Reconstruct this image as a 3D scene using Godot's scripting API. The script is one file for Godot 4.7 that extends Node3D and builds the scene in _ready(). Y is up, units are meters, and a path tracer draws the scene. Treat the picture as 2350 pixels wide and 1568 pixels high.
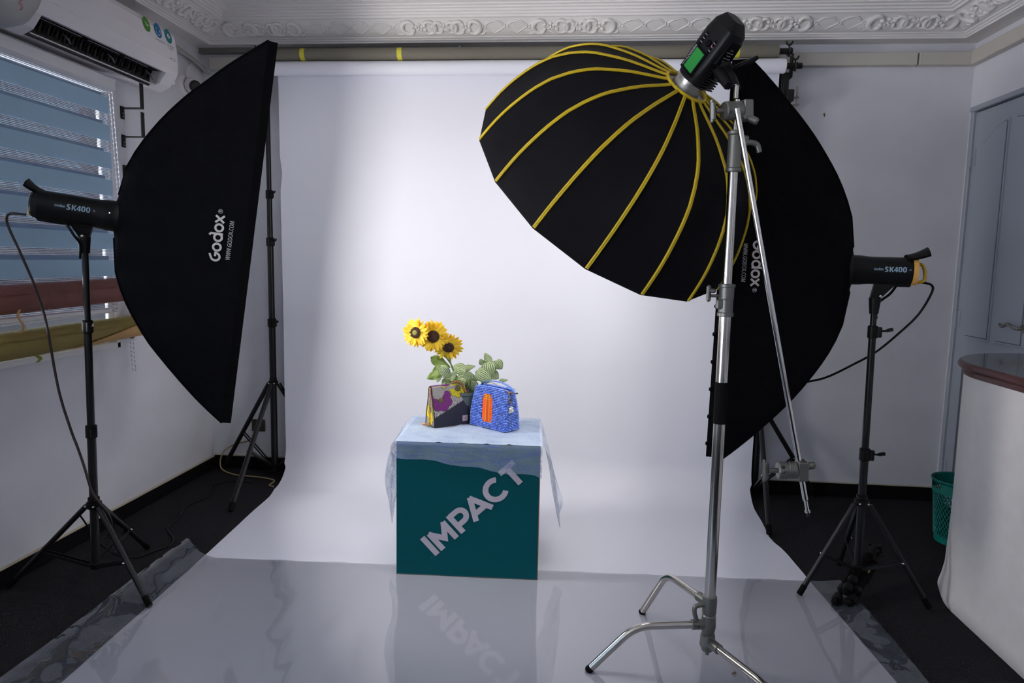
extends Node3D

const XL := -2.22
const XR := 2.085
const ZB := -4.047
const ZF := 1.7
const CEIL := 2.645
const KEY_COLOR := Color(1.0, 0.985, 0.975)
const LEFT_ENERGY := 2.3
const RIGHT_ENERGY := 0.45
const OCTA_ENERGY := 0.85
const SKY_ENERGY := 2.2
const GROUND_ENERGY := 4.8  # ground set brighter than the sky, added uplight for walls and ceiling
const EXPOSURE := 0.92

var M := {}
var org := {}
var taken := {}


# ---------------------------------------------------------------- mesh builder
class MB:
	var v := PackedVector3Array()
	var n := PackedVector3Array()
	var t := PackedVector2Array()
	var ix := PackedInt32Array()

	func vert(p: Vector3, nn: Vector3, uv := Vector2.ZERO) -> int:
		v.append(p)
		n.append(nn)
		t.append(uv)
		return v.size() - 1

	func tri(a: int, b: int, c: int) -> void:
		var g := (v[b] - v[a]).cross(v[c] - v[a])
		if g.dot(n[a] + n[b] + n[c]) > 0.0:
			ix.append_array([a, c, b])
		else:
			ix.append_array([a, b, c])

	func face(p: Array, nn: Vector3, uvs := []) -> void:
		var f := v.size()
		for k in p.size():
			vert(p[k], nn, uvs[k] if uvs.size() else Vector2(p[k].x + p[k].z, p[k].y))
		for k in range(1, p.size() - 1):
			tri(f, f + k, f + k + 1)

	func flat(p: Array, inside: Vector3, uvs := []) -> void:
		var nn: Vector3 = (p[1] - p[0]).cross(p[2] - p[0]).normalized()
		var mid := Vector3.ZERO
		for q in p:
			mid += q
		mid /= p.size()
		if nn.dot(mid - inside) < 0.0:
			nn = -nn
		face(p, nn, uvs)

	func box(c: Vector3, size: Vector3, bev := 0.0, b := Basis.IDENTITY) -> MB:
		var h := size / 2.0
		bev = minf(bev, minf(h.x, minf(h.y, h.z)) * 0.95)
		var i := h - Vector3.ONE * bev
		var at := func(k: int, s: Vector3) -> Vector3:
			var q := Vector3(s.x * i.x, s.y * i.y, s.z * i.z)
			q[k] = s[k] * h[k]
			return c + b * q
		var sg := [-1.0, 1.0]
		for k in 3:
			var a := (k + 1) % 3
			var d := (k + 2) % 3
			for s in sg:
				var p := []
				for w in [[-1.0, -1.0], [1.0, -1.0], [1.0, 1.0], [-1.0, 1.0]]:
					var q := Vector3.ZERO
					q[k] = s
					q[a] = w[0]
					q[d] = w[1]
					p.append(at.call(k, q))
				flat(p, c)
		if bev > 0.0:
			for k in 3:
				var a := (k + 1) % 3
				var d := (k + 2) % 3
				for s in sg:
					for u in sg:
						var q0 := Vector3.ZERO
						q0[a] = s
						q0[d] = u
						var q1 := q0
						q0[k] = -1.0
						q1[k] = 1.0
						flat([at.call(a, q0), at.call(a, q1), at.call(d, q1), at.call(d, q0)], c)
			for x in sg:
				for y in sg:
					for z in sg:
						var q := Vector3(x, y, z)
						flat([at.call(0, q), at.call(1, q), at.call(2, q)], c)
		return self

	# prism whose two ends are quads (any eight corners)
	func hexa(a: Array, d: Array) -> MB:
		var c := Vector3.ZERO
		for p in a + d:
			c += p / 8.0
		flat(a, c)
		flat(d, c)
		for k in 4:
			var j := (k + 1) % 4
			flat([a[k], a[j], d[j], d[k]], c)
		return self

	func tube(p: Array, r, sides := 8, caps := true, closed := false) -> MB:
		var m := p.size()
		var side := Vector3.ZERO
		var rings := []
		var run := 0.0
		for k in m + (1 if closed else 0):
			var q: Vector3 = p[k % m]
			var prev: Vector3 = p[(k - 1 + m) % m] if closed or k > 0 else p[0]
			var nxt: Vector3 = p[(k + 1) % m] if closed or k < m - 1 else p[m - 1]
			var dir := (nxt - prev).normalized()
			if side == Vector3.ZERO:
				side = dir.cross(Vector3.UP if absf(dir.y) < 0.9 else Vector3.RIGHT).normalized()
			side = (side - dir * side.dot(dir)).normalized()
			var up := side.cross(dir)
			if k > 0:
				run += q.distance_to(prev)
			var rr: float = r if not r is Array else r[k % m]
			var ring := []
			for j in sides + 1:
				var a := TAU * j / sides
				var o := side * cos(a) + up * sin(a)
				ring.append(vert(q + o * rr, o, Vector2(float(j) / sides, run * 4.0)))
			rings.append(ring)
		for k in rings.size() - 1:
			for j in sides:
				tri(rings[k][j], rings[k][j + 1], rings[k + 1][j + 1])
				tri(rings[k][j], rings[k + 1][j + 1], rings[k + 1][j])
		if caps and not closed:
			for e in [[0, 1], [m - 1, m - 2]]:
				var nn: Vector3 = (p[e[0]] - p[e[1]]).normalized()
				var pts := []
				for j in sides:
					pts.append(v[rings[e[0]][j]])
				face(pts, nn)
		return self

	func rod(a: Vector3, b: Vector3, r: float, sides := 10) -> MB:
		return tube([a, b], r, sides)

	# profile of (radius, height) turned round the axis
	func lathe(pr: Array, at: Vector3, axis := Vector3.UP, seg := 20, smooth := false, a0 := 0.0, a1 := TAU) -> MB:
		axis = axis.normalized()
		var sx := axis.cross(Vector3.RIGHT if absf(axis.x) < 0.9 else Vector3.FORWARD).normalized()
		var sy := axis.cross(sx)
		var m := pr.size()
		for k in m - 1:
			var n0: Vector2
			var n1: Vector2
			var d: Vector2 = pr[k + 1] - pr[k]
			if d.length() < 1e-7:
				continue
			var nn := Vector2(d.y, -d.x).normalized()
			n0 = nn
			n1 = nn
			if smooth:
				var before: Vector2 = pr[k] - pr[k - 1] if k > 0 else d
				var after: Vector2 = pr[k + 2] - pr[k + 1] if k < m - 2 else d
				n0 = (nn + Vector2(before.y, -before.x).normalized()).normalized()
				n1 = (nn + Vector2(after.y, -after.x).normalized()).normalized()
			var f := v.size()
			for j in seg + 1:
				var a := a0 + (a1 - a0) * j / seg
				var o := sx * cos(a) + sy * sin(a)
				vert(at + o * pr[k].x + axis * pr[k].y, o * n0.x + axis * n0.y, Vector2(float(j) / seg, float(k) / m))
				vert(at + o * pr[k + 1].x + axis * pr[k + 1].y, o * n1.x + axis * n1.y, Vector2(float(j) / seg, float(k + 1) / m))
			for j in seg:
				var g := f + j * 2
				if pr[k].x > 1e-6:
					tri(g, g + 2, g + 3)
				if pr[k + 1].x > 1e-6:
					tri(g, g + 3, g + 1)
		return self

	func grid(nu: int, nv: int, fn: Callable, thick := 0.0) -> MB:
		var f := v.size()
		for i in nu + 1:
			for j in nv + 1:
				vert(fn.call(float(i) / nu, float(j) / nv), Vector3.ZERO, Vector2(float(i) / nu, float(j) / nv))
		var w := nv + 1
		for i in nu + 1:
			for j in nv + 1:
				var du := v[f + mini(i + 1, nu) * w + j] - v[f + maxi(i - 1, 0) * w + j]
				var dv := v[f + i * w + mini(j + 1, nv)] - v[f + i * w + maxi(j - 1, 0)]
				var nn := du.cross(dv)
				if nn.length() < 1e-12:
					nn = n[f + i * w + j - 1] if j > 0 else Vector3.UP
				n[f + i * w + j] = nn.normalized()
		for i in nu:
			for j in nv:
				var a := f + i * w + j
				tri(a, a + w, a + w + 1)
				tri(a, a + w + 1, a + 1)
		if thick > 0.0:
			var g := v.size()
			for k in range(f, g):
				vert(v[k] - n[k] * thick, -n[k], t[k])
			for i in nu:
				for j in nv:
					var a := g + i * w + j
					tri(a, a + w, a + w + 1)
					tri(a, a + w + 1, a + 1)
		return self

	func ball(c: Vector3, r: Vector3, seg := 10, b := Basis.IDENTITY) -> MB:
		var rows := maxi(4, seg / 2 + 1)
		var f := v.size()
		for i in rows + 1:
			for j in seg + 1:
				var a := PI * i / rows
				var e := TAU * j / seg
				var d := Vector3(sin(a) * cos(e), cos(a), sin(a) * sin(e))
				vert(c + b * (d * r), (b * (d / r)).normalized(), Vector2(float(j) / seg, float(i) / rows))
		for i in rows:
			for j in seg:
				var a := f + i * (seg + 1) + j
				var e := a + seg + 1
				if i > 0:
					tri(a, a + 1, e)
				if i < rows - 1:
					tri(a + 1, e + 1, e)
		return self

	# flat outline pushed out along z; the front edge chamfered by bev
	func plate(pts: PackedVector2Array, o: Vector3, x: Vector3, y: Vector3, z: Vector3, depth: float, bev := 0.0, back := true) -> MB:
		if not Geometry2D.is_polygon_clockwise(pts):
			pts = pts.duplicate()
			pts.reverse()
		var lo := Vector2(INF, INF)
		var hi := -lo
		for p in pts:
			lo = lo.min(p)
			hi = hi.max(p)
		var at := func(p: Vector2, d: float) -> Vector3: return o + x * p.x + y * p.y + z * d
		var front := pts
		if bev > 0.0:
			var inset := Geometry2D.offset_polygon(pts, -bev, Geometry2D.JOIN_MITER)
			if inset.size() and inset[0].size() == pts.size():
				front = inset[0]
				if not Geometry2D.is_polygon_clockwise(front):
					front.reverse()
				var best := 0
				for k in front.size():
					if front[k].distance_squared_to(pts[0]) < front[best].distance_squared_to(pts[0]):
						best = k
				var turned := PackedVector2Array()
				for k in front.size():
					turned.append(front[(k + best) % front.size()])
				front = turned
		var side := depth if front == pts else maxf(depth - bev, depth * 0.25)
		for k in pts.size():
			var j := (k + 1) % pts.size()
			var e := pts[j] - pts[k]
			var nn := (x * -e.y + y * e.x).normalized()
			face([at.call(pts[k], 0.0), at.call(pts[j], 0.0), at.call(pts[j], side), at.call(pts[k], side)], nn)
			if front != pts:
				face([at.call(pts[k], side), at.call(pts[j], side), at.call(front[j], depth), at.call(front[k], depth)], (nn + z).normalized())
		for e in ([[front, depth, z], [pts, 0.0, -z]] if back else [[front, depth, z]]):
			var f := v.size()
			for p in e[0]:
				vert(at.call(p, e[1]), e[2], Vector2((p.x - lo.x) / (hi.x - lo.x), 1.0 - (p.y - lo.y) / (hi.y - lo.y)))
			var q := Geometry2D.triangulate_polygon(e[0])
			for k in range(0, q.size(), 3):
				tri(f + q[k], f + q[k + 1], f + q[k + 2])
		return self

	# a line of print: put(x, y) gives the place of each point
	func text(s: String, size: float, put: Callable, font := "Droid Sans", bold := false) -> MB:
		var tm := TextMesh.new()
		var fo := SystemFont.new()
		fo.font_names = PackedStringArray([font])
		fo.font_weight = 700 if bold else 400
		tm.font = fo
		tm.text = s
		tm.font_size = 64
		tm.pixel_size = size / 64.0
		tm.depth = 0.001
		tm.curve_step = 1.0
		for k in tm.get_surface_count():
			var ar := tm.surface_get_arrays(k)
			var pv: PackedVector3Array = ar[Mesh.ARRAY_VERTEX]
			var pn: PackedVector3Array = ar[Mesh.ARRAY_NORMAL]
			var pi = ar[Mesh.ARRAY_INDEX]
			if pi == null:
				pi = range(pv.size())
			for q in range(0, pi.size(), 3):
				if pn[pi[q]].z < 0.5:
					continue
				stroke_tri(pv[pi[q]], pv[pi[q + 1]], pv[pi[q + 2]], put)
		return self

	func stroke_tri(a: Vector3, b: Vector3, c: Vector3, put: Callable) -> void:
		var pa: Vector3 = put.call(a.x, a.y)
		var pb: Vector3 = put.call(b.x, b.y)
		var pc: Vector3 = put.call(c.x, c.y)
		var up: Vector3 = (put.call(a.x + 0.002, a.y) - pa).cross(put.call(a.x, a.y + 0.002) - pa).normalized()
		var f := v.size()
		vert(pa, up)
		vert(pb, up)
		vert(pc, up)
		tri(f, f + 1, f + 2)

	# a thick pen line of print
	func pen(p: PackedVector2Array, w: float, put: Callable) -> MB:
		for k in p.size() - 1:
			var d := (p[k + 1] - p[k]).normalized() * w / 2.0
			var s := Vector2(-d.y, d.x)
			var prev := (p[k] - p[k - 1]).normalized() * w / 2.0 if k > 0 else d
			var nxt := (p[k + 2] - p[k + 1]).normalized() * w / 2.0 if k < p.size() - 2 else d
			var s0 := (s + Vector2(-prev.y, prev.x)) / 2.0
			var s1 := (s + Vector2(-nxt.y, nxt.x)) / 2.0
			s0 *= s.length_squared() / maxf(s0.dot(s), 1e-9)
			s1 *= s.length_squared() / maxf(s1.dot(s), 1e-9)
			var q := [p[k] - s0, p[k + 1] - s1, p[k + 1] + s1, p[k] + s0]
			var z := []
			for e in q:
				z.append(Vector3(e.x, e.y, 0))
			stroke_tri(z[0], z[1], z[2], put)
			stroke_tri(z[0], z[2], z[3], put)
		return self

	func flat_sheet(c: Vector3, a: Vector3, b: Vector3, nn: Vector3) -> MB:
		face([c - a - b, c + a - b, c + a + b, c - a + b], nn, [Vector2(0, 1), Vector2(1, 1), Vector2(1, 0), Vector2(0, 0)])
		return self

	func add(o: MB, xf := Transform3D.IDENTITY) -> MB:
		var f := v.size()
		for k in o.v.size():
			vert(xf * o.v[k], (xf.basis * o.n[k]).normalized(), o.t[k])
		for k in o.ix:
			ix.append(f + k)
		return self

	func mesh(off := Vector3.ZERO) -> ArrayMesh:
		var ar := []
		ar.resize(Mesh.ARRAY_MAX)
		var w := v.duplicate()
		for k in w.size():
			w[k] -= off
		ar[Mesh.ARRAY_VERTEX] = w
		ar[Mesh.ARRAY_NORMAL] = n
		ar[Mesh.ARRAY_TEX_UV] = t
		ar[Mesh.ARRAY_INDEX] = ix
		var am := ArrayMesh.new()
		am.add_surface_from_arrays(Mesh.PRIMITIVE_TRIANGLES, ar)
		return am

	func base() -> Vector3:
		var lo := Vector3.ONE * INF
		var hi := -lo
		for p in v:
			lo = lo.min(p)
			hi = hi.max(p)
		return Vector3((lo.x + hi.x) / 2.0, lo.y, (lo.z + hi.z) / 2.0)


# ---------------------------------------------------------------- scene helpers
func V(x: float, y: float, z: float) -> Vector3:
	return Vector3(x, y, z)


func P2(a: Array) -> PackedVector2Array:
	var p := PackedVector2Array()
	for k in range(0, a.size(), 2):
		p.append(Vector2(a[k], a[k + 1]))
	return p


func numbered(nm: String) -> String:
	taken[nm] = taken.get(nm, -1) + 1
	return nm if taken[nm] == 0 else "%s_%03d" % [nm, taken[nm]]


func tag(o: Node, label: String, category: String, group := "", kind := "") -> Node:
	o.set_meta("label", label)
	if category:
		o.set_meta("category", category)
	if group:
		o.set_meta("group", group)
	if kind:
		o.set_meta("kind", kind)
	return o


func thing(nm: String, label: String, category: String, at: Vector3, group := "") -> Node3D:
	var o := Node3D.new()
	o.name = numbered(nm)
	o.position = at
	add_child(o)
	org[o] = at
	tag(o, label, category, group)
	return o


# one mesh; at top level the node stands at the mesh's base
func ob(nm: String, mb: MB, mat: Material, parent: Node = null) -> MeshInstance3D:
	var o := MeshInstance3D.new()
	var off: Vector3
	if parent == null:
		off = mb.base()
		o.position = off
		o.name = numbered(nm)
		parent = self
	else:
		off = org[parent]
		o.name = nm
	o.mesh = mb.mesh(off)
	o.material_override = mat
	org[o] = off
	parent.add_child(o, true)
	return o


# a shared mesh set down under a parent with its own turn
func put(nm: String, me: Mesh, mat: Material, parent: Node, xf: Transform3D) -> MeshInstance3D:
	var o := MeshInstance3D.new()
	o.name = nm
	o.mesh = me
	o.material_override = mat
	o.transform = xf.translated(-org[parent])
	org[o] = xf.origin
	parent.add_child(o, true)
	return o


func struct(nm: String, mb: MB, mat: Material, label: String, category: String) -> MeshInstance3D:
	var o := ob(nm, mb, mat)
	tag(o, label, category, "", "structure")
	return o


func smooth_path(p: Array, n := 6) -> Array:
	var out := []
	for k in p.size() - 1:
		var a: Vector3 = p[maxi(k - 1, 0)]
		var d: Vector3 = p[mini(k + 2, p.size() - 1)]
		for j in n:
			out.append((p[k] as Vector3).cubic_interpolate(p[k + 1], a, d, float(j) / n))
	out.append(p[p.size() - 1])
	return out


func table(tb: Array, x: float) -> float:
	for k in tb.size() - 1:
		if x <= tb[k + 1][0]:
			return lerpf(tb[k][1], tb[k + 1][1], clampf((x - tb[k][0]) / (tb[k + 1][0] - tb[k][0]), 0.0, 1.0))
	return tb[tb.size() - 1][1]


func basis_of(z: Vector3, up := Vector3.UP) -> Basis:
	z = z.normalized()
	var x := up.cross(z).normalized()
	return Basis(x, z.cross(x), z)


# ---------------------------------------------------------------- materials
func mt(nm: String, c: Color, rough := 0.6, metal := 0.0) -> StandardMaterial3D:
	var m := StandardMaterial3D.new()
	m.resource_name = nm
	m.albedo_color = c
	m.roughness = rough
	m.metallic = metal
	M[nm] = m
	return m


func c8(r: int, g: int, b: int) -> Color:
	return Color8(r, g, b)


func noise_tex(freq: float, seed_: int, oct := 4, lo := Color.BLACK, hi := Color.WHITE, size := 512, kind := FastNoiseLite.TYPE_SIMPLEX_SMOOTH) -> NoiseTexture2D:
	var nz := FastNoiseLite.new()
	nz.seed = seed_
	nz.frequency = freq
	nz.noise_type = kind
	nz.fractal_octaves = oct
	var tx := NoiseTexture2D.new()
	tx.width = size
	tx.height = size
	tx.seamless = true
	tx.noise = nz
	var g := Gradient.new()
	g.offsets = PackedFloat32Array([0.0, 1.0])
	g.colors = PackedColorArray([lo, hi])
	tx.color_ramp = g
	return tx


func tri_map(m: StandardMaterial3D, scale: float, world := true) -> void:
	m.uv1_triplanar = true
	m.uv1_world_triplanar = world
	m.uv1_scale = Vector3.ONE * scale


func bump(m: StandardMaterial3D, tx: Texture2D, cm: float) -> void:
	m.heightmap_enabled = true
	m.heightmap_texture = tx
	m.heightmap_scale = cm


func materials() -> void:
	var fine := noise_tex(0.08, 3, 4)
	var broad := noise_tex(0.012, 5, 4)
	var wall_tone := noise_tex(0.01, 8, 5, Color(0.955, 0.955, 0.957), Color(1, 1, 1))
	var m := mt("white_paint", c8(221, 221, 228), 0.75)
	m.albedo_texture = wall_tone
	bump(m, noise_tex(0.03, 6, 4), 0.12)
	tri_map(m, 0.5)
	mt("ceiling_paint", c8(222, 219, 217), 0.85)
	mt("plaster", c8(224, 221, 219), 0.75)
	mt("cream_paint", c8(196, 191, 183), 0.6)
	m = mt("carpet", c8(52, 50, 54), 0.95)
	m.metallic_specular = 0.22
	m.albedo_texture = noise_tex(0.09, 9, 3, Color(0.62, 0.62, 0.63), Color(1, 1, 1))
	bump(m, fine, 0.4)
	tri_map(m, 3.0)
	m = mt("carpet_skirt", c8(24, 24, 27), 0.95)
	m.metallic_specular = 0.15
	bump(m, fine, 0.4)
	tri_map(m, 3.0)
	m = mt("paper", c8(229, 230, 240), 0.72)
	bump(m, noise_tex(0.004, 21, 3), 0.35)
	tri_map(m, 0.5)
	m = mt("film", Color(c8(104, 112, 124), 0.20), 0.05)
	m.transparency = BaseMaterial3D.TRANSPARENCY_ALPHA
	mt("black_plastic", c8(20, 20, 22), 0.42).metallic_specular = 0.3
	mt("black_gloss", c8(15, 15, 17), 0.25).metallic_specular = 0.3
	mt("black_metal", c8(21, 21, 24), 0.36).metallic_specular = 0.4
	mt("rubber", c8(17, 17, 18), 0.8).metallic_specular = 0.2
	m = mt("softbox_cloth", c8(14, 14, 17), 0.7)
	m.metallic_specular = 0.12
	bump(m, noise_tex(0.006, 31, 4), 1.2)
	tri_map(m, 1.4)
	m = mt("octa_cloth", c8(24, 23, 27), 0.6)
	m.metallic_specular = 0.15
	bump(m, noise_tex(0.006, 33, 4), 0.5)
	tri_map(m, 2.0)
	mt("yellow_piping", c8(205, 176, 18), 0.55)
	mt("chrome", c8(196, 192, 186), 0.18, 1.0)
	mt("bright_chrome", c8(214, 212, 208), 0.12, 1.0)
	mt("cast_metal", c8(118, 118, 114), 0.42, 0.75)
	mt("silver", c8(176, 174, 172), 0.35, 0.8)
	mt("print_white", c8(196, 190, 186), 0.7)
	mt("print_blue", c8(150, 178, 196), 0.6)
	mt("gold_plastic", c8(226, 172, 84), 0.4)
	mt("mustard", c8(206, 160, 20), 0.45)
	m = mt("diffuser", c8(240, 238, 232), 0.9)
	m.emission_enabled = true
	m.emission = Color(1.0, 0.97, 0.92)
	m.emission_energy_multiplier = 1.2
	m = mt("lamp_glow", c8(255, 255, 255), 0.9)
	m.emission_enabled = true
	m.emission = Color(1.0, 0.98, 0.96)
	m.emission_energy_multiplier = 2.2
	m = mt("lcd", c8(18, 118, 44), 0.5)
	m.emission_enabled = true
	m.emission = c8(10, 110, 40)
	m.emission_energy_multiplier = 0.35
	mt("red_plastic", c8(190, 30, 60), 0.4)
	mt("appliance_white", c8(226, 222, 226), 0.4)
	mt("appliance_grey", c8(176, 177, 178), 0.5)
	mt("dark_inside", c8(22, 22, 23), 0.6)
	mt("clear_grey", c8(120, 120, 124), 0.3)
	mt("sticker_green", c8(74, 140, 30), 0.4)
	mt("sticker_teal", c8(6, 122, 130), 0.4)
	mt("sticker_blue", c8(6, 104, 160), 0.4)
	mt("sticker_yellow", c8(190, 190, 70), 0.4)
	mt("print_dark", c8(62, 52, 66), 0.6)
	mt("frame_white", c8(222, 222, 226), 0.4)
	m = mt("glass", Color(0.3, 0.32, 0.34, 0.3), 0.02)
	m.transparency = BaseMaterial3D.TRANSPARENCY_ALPHA
	m = mt("blind_band", c8(172, 205, 229), 0.8)
	m.backlight_enabled = true
	m.backlight = Color(0.8, 0.9, 1.0) * 0.4
	m = mt("blind_band_back", c8(132, 150, 172), 0.8)
	m.backlight_enabled = true
	m.backlight = Color(0.7, 0.85, 1.0) * 0.25
	mt("blind_thread", c8(128, 130, 140), 0.8)
	mt("door_grey", c8(158, 166, 178), 0.5)
	mt("door_groove", c8(92, 98, 110), 0.6)
	mt("steel", c8(150, 146, 138), 0.3, 0.9)
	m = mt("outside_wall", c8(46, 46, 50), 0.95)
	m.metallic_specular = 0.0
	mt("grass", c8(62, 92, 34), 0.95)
	m = mt("brown_paper", c8(128, 78, 72), 0.75)
	bump(m, broad, 0.4)
	tri_map(m, 2.0)
	m = mt("olive_paper", c8(140, 122, 62), 0.75)
	bump(m, broad, 0.4)
	tri_map(m, 2.0)
	mt("tan_paper", c8(190, 150, 96), 0.7)
	mt("leaf_tape", c8(150, 158, 60), 0.7)
	mt("tube_grey", c8(112, 108, 96), 0.7)
	mt("tape_yellow", c8(206, 200, 60), 0.6)
	mt("core_card", c8(178, 128, 84), 0.85)
	m = mt("teal_card", c8(0, 80, 88), 0.7)
	m.metallic_specular = 0.25
	bump(m, broad, 0.15)
	tri_map(m, 2.0)
	mt("card_edge", c8(120, 86, 66), 0.85)
	mt("print_grey", c8(188, 180, 192), 0.6)
	mt("navy", c8(30, 32, 48), 0.6)
	mt("black_trim", c8(30, 24, 28), 0.6)
	mt("gold", c8(214, 160, 110), 0.28, 1.0)
	mt("brass", c8(190, 150, 60), 0.3, 1.0)
	mt("plate_gold", c8(214, 178, 156), 0.3, 0.8)
	m = mt("bead_blue", c8(134, 164, 238), 0.16)
	m.clearcoat_enabled = true
	m.clearcoat = 0.6
	mt("bag_lining", c8(48, 82, 176), 0.6)
	mt("strap_blue", c8(112, 150, 226), 0.35)
	mt("pearl", c8(226, 222, 205), 0.25)
	mt("pot_grey", c8(84, 92, 92), 0.7)
	mt("stem_green", c8(98, 122, 58), 0.6)
	m = mt("petal", c8(253, 214, 52), 0.6)
	m.backlight_enabled = true
	m.backlight = Color(0.5, 0.36, 0.02)
	m = mt("petal_deep", c8(250, 200, 34), 0.6)
	m.backlight_enabled = true
	m.backlight = Color(0.5, 0.34, 0.02)
	mt("flower_brown", c8(72, 48, 34), 0.9)
	mt("flower_green", c8(146, 146, 70), 0.9)
	m = mt("bin_teal", c8(8, 124, 112), 0.45)
	m = mt("counter_paint", c8(226, 222, 221), 0.6)
	m.albedo_texture = noise_tex(0.02, 41, 5, Color(0.972, 0.97, 0.968), Color(1, 1, 1))
	tri_map(m, 1.2)
	m = mt("counter_top", c8(42, 24, 24), 0.1)
	m.clearcoat_enabled = true
	m.clearcoat = 0.7
	mt("counter_edge", c8(74, 34, 33), 0.3)
	mt("glue", c8(196, 186, 164), 0.8)
	mt("socket_brown", c8(70, 62, 50), 0.5)
	mt("plug_grey", c8(104, 102, 92), 0.5)
	mt("cable_cream", c8(150, 134, 96), 0.6)
	mt("cable_dark", c8(50, 36, 36), 0.5)
	mt("dead_leaf", c8(96, 66, 44), 0.8)
	mt("bead_white", c8(205, 205, 212), 0.4)
	mt("rail_metal", c8(140, 138, 134), 0.45, 0.5)
	mt("hole_brown", c8(110, 84, 50), 0.9)


func image_mat(nm: String, im: Image, rough := 0.65) -> StandardMaterial3D:
	im.generate_mipmaps()
	var m := mt(nm, Color.WHITE, rough)
	m.albedo_texture = ImageTexture.create_from_image(im)
	return m


# ---------------------------------------------------------------- printed patterns
func wax_print(u: float, w: float, side: bool) -> Color:
	var ink := Color8(34, 28, 34)
	var white := Color8(216, 212, 208)
	var p := Vector2(u * 680.0, w * 740.0)
	if not side and w > lerpf(0.76, 0.33, u):
		return Color8(30, 32, 48)
	var flowers := [[Vector2(160, 240), 45.0, 225.0, -60.0, 200.0, Color8(112, 22, 112), 10.0], [Vector2(515, 52), 55.0, 185.0, -10.0, 178.0, Color8(206, 188, 14), 9.0], [Vector2(245, -40), 20.0, 75.0, 0.0, 180.0, Color8(206, 188, 14), 6.0], [Vector2(-40, 205), 30.0, 80.0, -90.0, 90.0, Color8(206, 188, 14), 6.0]]
	if side:
		flowers = [[Vector2(560, 60), 40.0, 170.0, 20.0, 220.0, Color8(150, 40, 150), 8.0], [Vector2(300, 440), 60.0, 300.0, 20.0, 200.0, Color8(224, 208, 20), 9.0], [Vector2(620, 330), 40.0, 190.0, 60.0, 250.0, Color8(168, 176, 40), 8.0]]
	for f in flowers:
		var d: Vector2 = p - f[0]
		var a := rad_to_deg(d.angle())
		if a < f[3] - 40.0:
			a += 360.0
		var r := d.length()
		if r < f[1]:
			return Color8(70, 66, 26) if fmod(r + a * 0.7, 14.0) > 5.0 else Color8(120, 112, 34)
		if a > f[3] and a < f[4]:
			var s: float = (a - f[3]) / (f[4] - f[3]) * f[6] / 2.0
			var lobe: float = f[2] * (0.84 + 0.16 * absf(sin(s * PI)))
			if r < lobe:
				var vein := absf(fposmod(s, 1.0) - 0.5)
				if r > lobe - 9.0 or (vein < 0.055 * clampf(1.2 - r / lobe, 0.15, 1.0) and r < lobe * 0.8) or r < f[1] + 7.0:
					return ink
				return f[5]
	var c: Vector2 = flowers[0][0]
	for f in flowers:
		if p.distance_squared_to(f[0]) < p.distance_squared_to(c):
			c = f[0]
	var ray := (p - c).angle() * 36.0 / PI + (0.0 if int(p.distance_to(c) / 150.0) % 2 == 0 else 0.5)
	return ink if fposmod(ray, 1.0) < 0.5 else white


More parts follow.
